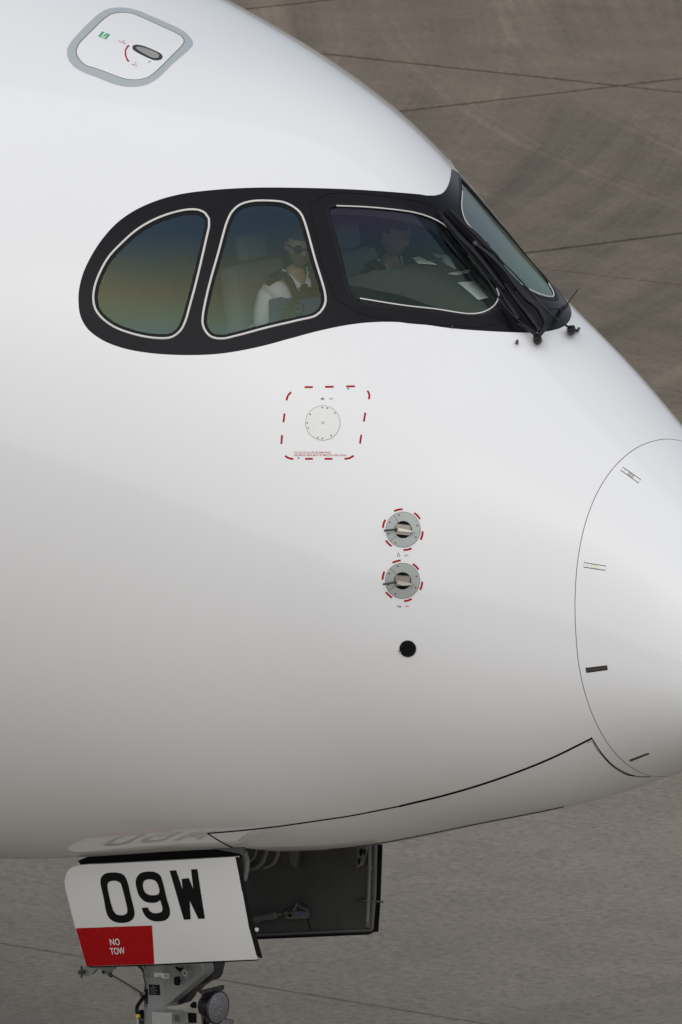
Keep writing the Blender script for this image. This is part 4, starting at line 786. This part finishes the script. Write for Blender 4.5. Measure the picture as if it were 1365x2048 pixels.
# axle and wheels, below the frame
al(MB().cyl((cx, -.34, .48), (cx, .34, .48), .05, 20).build('axle', M['gear'], None, sm=True))
for sy in (-1, 1):
    e = empty('nose_wheel', (cx, sy*.24, .48), leg); e.matrix_parent_inverse = Matrix.Translation(leg.location).inverted()
    # wheels are parts of the leg: one mesh per wheel keeps the tree three levels deep
    y0 = sy*.24; mb = MB(); n = 48; prof = [(-.115, .26), (-.13, .34), (-.12, .42), (-.07, .472), (0, .48), (.07, .472), (.12, .42), (.13, .34), (.115, .26), (.05, .22), (-.05, .22)]
    vs = [(cx+r_*math.cos(2*math.pi*i/n), y0+o_, .48+r_*math.sin(2*math.pi*i/n)) for i in range(n) for o_, r_ in prof]; k = len(prof)
    mb.add(vs, [(i*k+j, i*k+(j+1) % k, ((i+1) % n)*k+(j+1) % k, ((i+1) % n)*k+j) for i in range(n) for j in range(k)]); t_ = mb.build('tyre', M['tyre'], None, sm=True)
    bpy.data.objects.remove(e); al(t_); al(MB().cyl((cx, y0-.09, .48), (cx, y0+.09, .48), .245, 32).build('wheel_rim', M['bayl'], None, sm=True))

# ================================================================== COCKPIT
def yin(x, z):
    s = math.sqrt(XT-x); z0 = float(fZC(s)); sp = min(max((z-z0)/(float(fZT(s))-z0), 0), .999); return float(-surf(s, math.asin(sp))[1])-.10
gp_ = [(.40, 5.28), (.40, 5.52), (.43, 5.60), (.52, 5.625), (.65, 5.615), (.85, 5.57), (1.05, 5.50), (1.22, 5.43), (1.32, 5.36)]
vs = []; nn = 17
for x, z in gp_:
    yw = yin(x, z)*.98
    for j in range(nn): y = -yw+2*yw*j/(nn-1); vs.append((x, y, z-.01*(abs(y)/yw)**6))
raw('glareshield', vs, [(i*nn+j, i*nn+j+1, (i+1)*nn+j+1, (i+1)*nn+j) for i in range(len(gp_)-1) for j in range(nn-1)], M['glare'], plane)
def gz(x): return float(np.interp(x, [a for a, b in gp_[2:]], [b for a, b in gp_[2:]]))
MB().prism([(-1.75, -1.6, 4.4), (-.2, -1.45, 4.4), (.5, -1.2, 4.4), (.9, -1.0, 4.4), (.9, 1.0, 4.4), (.5, 1.2, 4.4), (-.2, 1.45, 4.4), (-1.75, 1.6, 4.4)], (0, 0, .05)).build('cockpit_floor', M['cock'], plane)
_b = [(-1.7, yin(-1.7, z), z) for z in np.linspace(4.4, 6.68, 16)]; MB().prism(_b+[(a, -b, c) for a, b, c in _b[::-1]], (-.04, 0, 0)).build('rear_bulkhead', M['cock'], plane)
MB().box((.55, 0, 5.0), (.18, 1.9, .55)).build('instrument_panel', M['cock'], plane); MB().box((-.1, 0, 4.85), (.9, .36, .35)).build('centre_console', M['cock'], plane)
for sy in (-1, 1): MB().box((-.1, sy*1.02, 4.95), (1.2, .28, .6)).build('side_console', M['cock'], plane)
def seat(x, y, zb):
    e = empty('pilot_seat', (x, y, zb), plane); a = lambda o: adp(o, e)
    a(MB().box((x+.05, y, zb-.03), (.46, .48, .12)).build('cushion', M['seatf'], None, bevel=.03))
    m_ = Matrix.Rotation(math.radians(-10), 3, 'Y')
    a(MB().box((x-.25, y, zb+.33), (.11, .47, .66), m_).build('backrest', M['seatf'], None, bevel=.04)); a(MB().box((x-.31, y, zb+.74), (.08, .22, .15), m_).build('headrest', M['seatf'], None, bevel=.035))
    a(MB().box((x, y, zb-.3), (.3, .3, .42)).build('seat_base', M['dkmet'], None))
    for s_ in (-1, 1): a(MB().box((x, y+s_*.27, zb+.18), (.3, .05, .05)).build('armrest', M['rubber'], None, bevel=.015))
def skinned(edges_, V_, rad, sub=2):
    me = bpy.data.meshes.new('body'); me.from_pydata([tuple(v) for v in V_], edges_, []); o = bpy.data.objects.new('body', me); COL.objects.link(o)
    o.modifiers.new('skin', 'SKIN'); sv = me.skin_vertices[0].data
    for i, r_ in enumerate(rad): sv[i].radius = (r_, r_) if not hasattr(r_, '__len__') else r_
    sv[0].use_root = True
    if sub: o.modifiers.new('sub', 'SUBSURF').levels = sub
    dg = bpy.context.evaluated_depsgraph_get(); out = bpy.data.meshes.new_from_object(o.evaluated_get(dg)); bpy.data.objects.remove(o); bpy.data.meshes.remove(me)
    return out
def head_mesh(yaw, pitch):
    n, k = 48, 44; vs = []
    for i in range(n+1):
        th = math.pi*i/n
        for j in range(k):
            ph = 2*math.pi*j/k; x, y, z = math.sin(th)*math.cos(ph), math.sin(th)*math.sin(ph), math.cos(th)
            rx, ry, rz = .097, .077, .118
            if z < -.1: t = min(1, (-z-.1)/.8); ry *= 1-.28*t; rx *= 1-.10*t if x > 0 else 1-.35*t
            X, Y, Z = rx*x, ry*y, rz*z
            if x > .5:
                X += .024*math.exp(-((y/.16)**2))*math.exp(-(((z+.18)/.16)**2)); X += .006*math.exp(-(((z-.22)/.1)**2)); X -= .009*math.exp(-(((z-.05)/.09)**2))*math.exp(-(((abs(y)-.38)/.2)**2))
                X += .006*math.exp(-((y/.3)**2))*math.exp(-(((z+.5)/.07)**2)); X += .010*math.exp(-((y/.3)**2))*math.exp(-(((z+.82)/.12)**2))
            vs.append((X, Y, Z))
    fs = [(i*k+j, i*k+(j+1) % k, (i+1)*k+(j+1) % k, (i+1)*k+j) for i in range(n) for j in range(k)]
    return vs, fs
def person(origin, label, yaw, lean, glasses, turn):
    e = empty('person', tuple(origin)); tag(e, label, 'person'); Lc = Matrix.Translation(Vector(origin)) @ Matrix.Rotation(math.radians(turn), 4, 'Z') @ Matrix.Rotation(math.radians(lean), 4, 'Y')
    V_ = [(0, 0, .10), (-.02, 0, .25), (-.04, 0, .42), (-.04, 0, .53), (-.03, 0, .60), (-.005, 0, .69)]; rad = [(.12, .16), (.11, .145), (.11, .15), (.09, .12), .062, .055]
    ed = [(0, 1), (1, 2), (2, 3), (3, 4), (4, 5)]
    for s_ in (-1, 1):
        b = len(V_); V_ += [(-.05, s_*.15, .525), (-.02, s_*.20, .40), (.03, s_*.215, .27), (.15, s_*.23, .20), (.29, s_*.17, .17), (.35, s_*.155, .17)]; rad += [.062, .052, .042, .04, .027, (.022, .036)]
        ed += [(3, b), (b, b+1), (b+1, b+2), (b+2, b+3), (b+3, b+4), (b+4, b+5)]
        for q in range(4):                                           # fingers
            f0 = len(V_); yy = s_*(.155+(q-1.5)*.019); ln = (.07, .08, .075, .058)[q]
            V_ += [(.375, yy, .168), (.375+ln*.5, yy, .162), (.375+ln*.95, yy, .135)]; rad += [.0095, .009, .0075]; ed += [(b+5, f0), (f0, f0+1), (f0+1, f0+2)]
        f0 = len(V_); V_ += [(.33, s_*(.155-.034), .165), (.365, s_*(.155-.055), .15)]; rad += [.011, .009]; ed += [(b+4, f0), (f0, f0+1)]
        g = len(V_); V_ += [(.04, s_*.10, .07), (.26, s_*.125, .085), (.45, s_*.14, .08), (.47, s_*.14, -.12), (.49, s_*.14, -.36), (.60, s_*.15, -.41)]; rad += [.09, .08, .065, .06, .042, .04]
        ed += [(0, g), (g, g+1), (g+1, g+2), (g+2, g+3), (g+3, g+4), (g+4, g+5)]
    me = skinned(ed, V_, rad, 2); bm = bmesh.new(); bm.from_mesh(me)
    hv, hf = head_mesh(0, 0); HM = Matrix.Translation((.02, 0, .795)) @ Matrix.Rotation(math.radians(yaw), 4, 'Z') @ Matrix.Rotation(math.radians(8), 4, 'Y')
    bv = [bm.verts.new(HM @ Vector(v)) for v in hv]
    for f in hf:
        try: bm.faces.new([bv[i] for i in f])
        except ValueError: pass
    for s_ in (-1, 1):
        r_ = bmesh.ops.create_uvsphere(bm, u_segments=10, v_segments=8, radius=1); bmesh.ops.transform(bm, matrix=HM @ Matrix.Translation((-.008, s_*.075, -.005)) @ Matrix.Diagonal((.018, .009, .031, 1)), verts=r_['verts'])
    bm.to_mesh(me); bm.free(); me.transform(Lc); me.polygons.foreach_set('use_smooth', [True]*len(me.polygons))
    a = lambda o: adp(o, e)
    a(link('body', me, M['skin']))
    def worn(name, idx_v, idx_r, idx_e, m):
        q = skinned(idx_e, idx_v, idx_r, 2); q.transform(Lc); q.polygons.foreach_set('use_smooth', [True]*len(q.polygons)); return a(link(name, q, m))
    sv_ = [(0, 0, .13), (-.02, 0, .25), (-.04, 0, .42), (-.04, 0, .53), (-.032, 0, .605)]; sr = [(.135, .175), (.128, .162), (.128, .168), (.105, .138), .074]; se = [(0, 1), (1, 2), (2, 3), (3, 4)]
    for s_ in (-1, 1):
        b = len(sv_); sv_ += [(-.05, s_*.155, .525), (-.02, s_*.205, .40), (.015, s_*.213, .31)]; sr += [.068, .058, .056]; se += [(3, b), (b, b+1), (b+1, b+2)]
    worn('shirt', sv_, sr, se, M['shirt'])
    tv = [(0, 0, .12)]; tr = [(.14, .17)]; te = []
    for s_ in (-1, 1):
        b = len(tv); tv += [(.04, s_*.10, .07), (.26, s_*.125, .085), (.45, s_*.14, .08), (.47, s_*.14, -.12), (.49, s_*.14, -.32)]; tr += [.105, .092, .076, .07, .06]; te += [(0, b), (b, b+1), (b+1, b+2), (b+2, b+3), (b+3, b+4)]
    worn('trousers', tv, tr, te, M['cloth'])
    hairv = [(x*1.07-.004, y*1.08, z*1.06+.004) for x, y, z in hv]; keep = [f for f in hf if all(hairv[i][2] > .055+(.0 if hairv[i][0] > .03 else -.09 if hairv[i][0] < -.03 else -.03) for i in f)]
    a(raw('hair', [tuple(Lc @ (HM @ Vector(v))) for v in hairv], keep, M['hair'], None))
    X = lambda v: tuple(Lc @ Vector(v)); XH = lambda v: tuple(Lc @ (HM @ Vector(v)))
    if glasses:
        mb = MB()
        for s_ in (-1, 1):
            mb.tube([XH((.094, s_*.034, .012)), XH((.101, s_*.033, .012))], [.026, .024], 16); mb.tube([XH((.09, s_*.06, .018)), XH((.0, s_*.082, .012))], .003, 6)
        mb.tube([XH((.104, -.012, .016)), XH((.104, .012, .016))], .003, 6); a(mb.build('sunglasses', M['black'], None, sm=True))
    cut = lambda name, q, d, m: a(MB().prism([X(v) for v in q], np.array(Lc.to_3x3() @ Vector(d))).build(name, m, None))
    cut('tie', [(.062, -.020, .585), (.062, .020, .585), (.088, .014, .55), (.125, .036, .40), (.145, .034, .24), (.15, 0, .20), (.145, -.034, .24), (.125, -.036, .40), (.088, -.014, .55)], (.014, 0, .004), M['cloth'])
    for s_ in (-1, 1):
        cut('collar', [(-.03, s_*.072, .655), (.035, s_*.045, .63), (.066, s_*.008, .578), (.068, s_*.055, .545), (.04, s_*.088, .585), (-.02, s_*.092, .63)], (.006, s_*.006, .006), M['shirt'])
        cut('epaulette', [(-.075, s_*.09, .600), (-.02, s_*.09, .600), (-.02, s_*.165, .575), (-.065, s_*.165, .575)], (0, 0, .012), M['cloth'])
        a(MB().tube([X(v) for v in smooth([(-.12, s_*.085, .60), (-.03, s_*.085, .645), (.06, s_*.08, .60), (.118, s_*.06, .49), (.142, s_*.035, .34), (.155, s_*.005, .22)], .03, False)], .027, 8, True, .35).build('shoulder_strap', M['cloth'], None, sm=True))
    return e
fo = pln(619, 487, (0, 1, 0), -.50)-np.array([.11, 0, .805]); seat(fo[0], -.5, fo[2]); person(fo, 'seated pilot in sunglasses, white shirt and black tie behind the middle side window', -18, 3, True, -18)
cp = pln(806, 466, (0, 1, 0), .45)-np.array([.11, 0, .805]); seat(cp[0], .45, cp[2]); person(cp, 'pilot seen through the large starboard windshield, white collar and epaulettes, on far seat', 14, 4, False, -18)
# unit with two round dials on the window sill
cx_ = lambda a, b, y: pln(a, b, (0, 1, 0), y)
su = empty('sill_unit', tuple(cx_(580, 640, -.86)), plane)
adp(MB().prism([cx_(a, b, -.87) for a, b in [(537, 601), (541, 598), (548, 600.5), (617, 600), (618, 596), (646, 598), (652, 640), (600, 660), (537, 668)]], (0, .10, 0)).build('case', M['panelb'], None, bevel=.004), su)
for a, b in ((569, 629), (600, 616)):
    c = cx_(a, b, -.87); adp(MB().cyl(c, c-np.array([0, .012, 0]), .034, 28).build('dial_ring', M['rubber'], None, sm=True), su); adp(MB().cyl(c-np.array([0, .005, 0]), c-np.array([0, .016, 0]), .029, 28).build('dial', M['panelb'], None, sm=True), su)
    adp(MB().box(c-np.array([0, .018, 0]), (.018, .006, .008)).build('dial_knob', M['rubber'], None), su)
MB().tube([cx_(a, b, -.9) for a, b in smooth([(486, 672), (500, 655), (515, 645), (536, 638)], 5, False)], .0022, 6).build('cable', M['whitem'], plane, sm=True)
# papers on the glareshield
def paper(q, label):
    P = []
    for a, b in q:
        z = 5.55
        for _ in range(40): p_ = pln(a, b, (0, 0, 1), z); z += .3*(gz(p_[0])+.012-z)
        P.append(p_)
    c = sum(P)/len(P); o = MB().prism([p_-c for p_ in P], (0, 0, .003)).build('paper', M['paper'], None); o.location = tuple(c); tag(o, label, 'paper', 'papers on the glareshield')
Z6 = lambda q: zz(q, 2.353, 600, 320)
paper(Z6([(745, 577), (825, 572), (935, 640), (840, 658)]), 'largest white sheet on the glareshield, close to the lower front corner of the windshield')
paper(Z6([(530, 460), (560, 455), (645, 492), (555, 485)]), 'small white sheet furthest aft on the glareshield, nearest the far pilot')
paper(Z6([(620, 440), (690, 445), (715, 465), (735, 515), (690, 490)]), 'white sheet with a curled corner in front of the far side window')
paper(Z6([(698, 535), (800, 515), (803, 528), (745, 542)]), 'narrow white strip of paper just above the largest sheet')
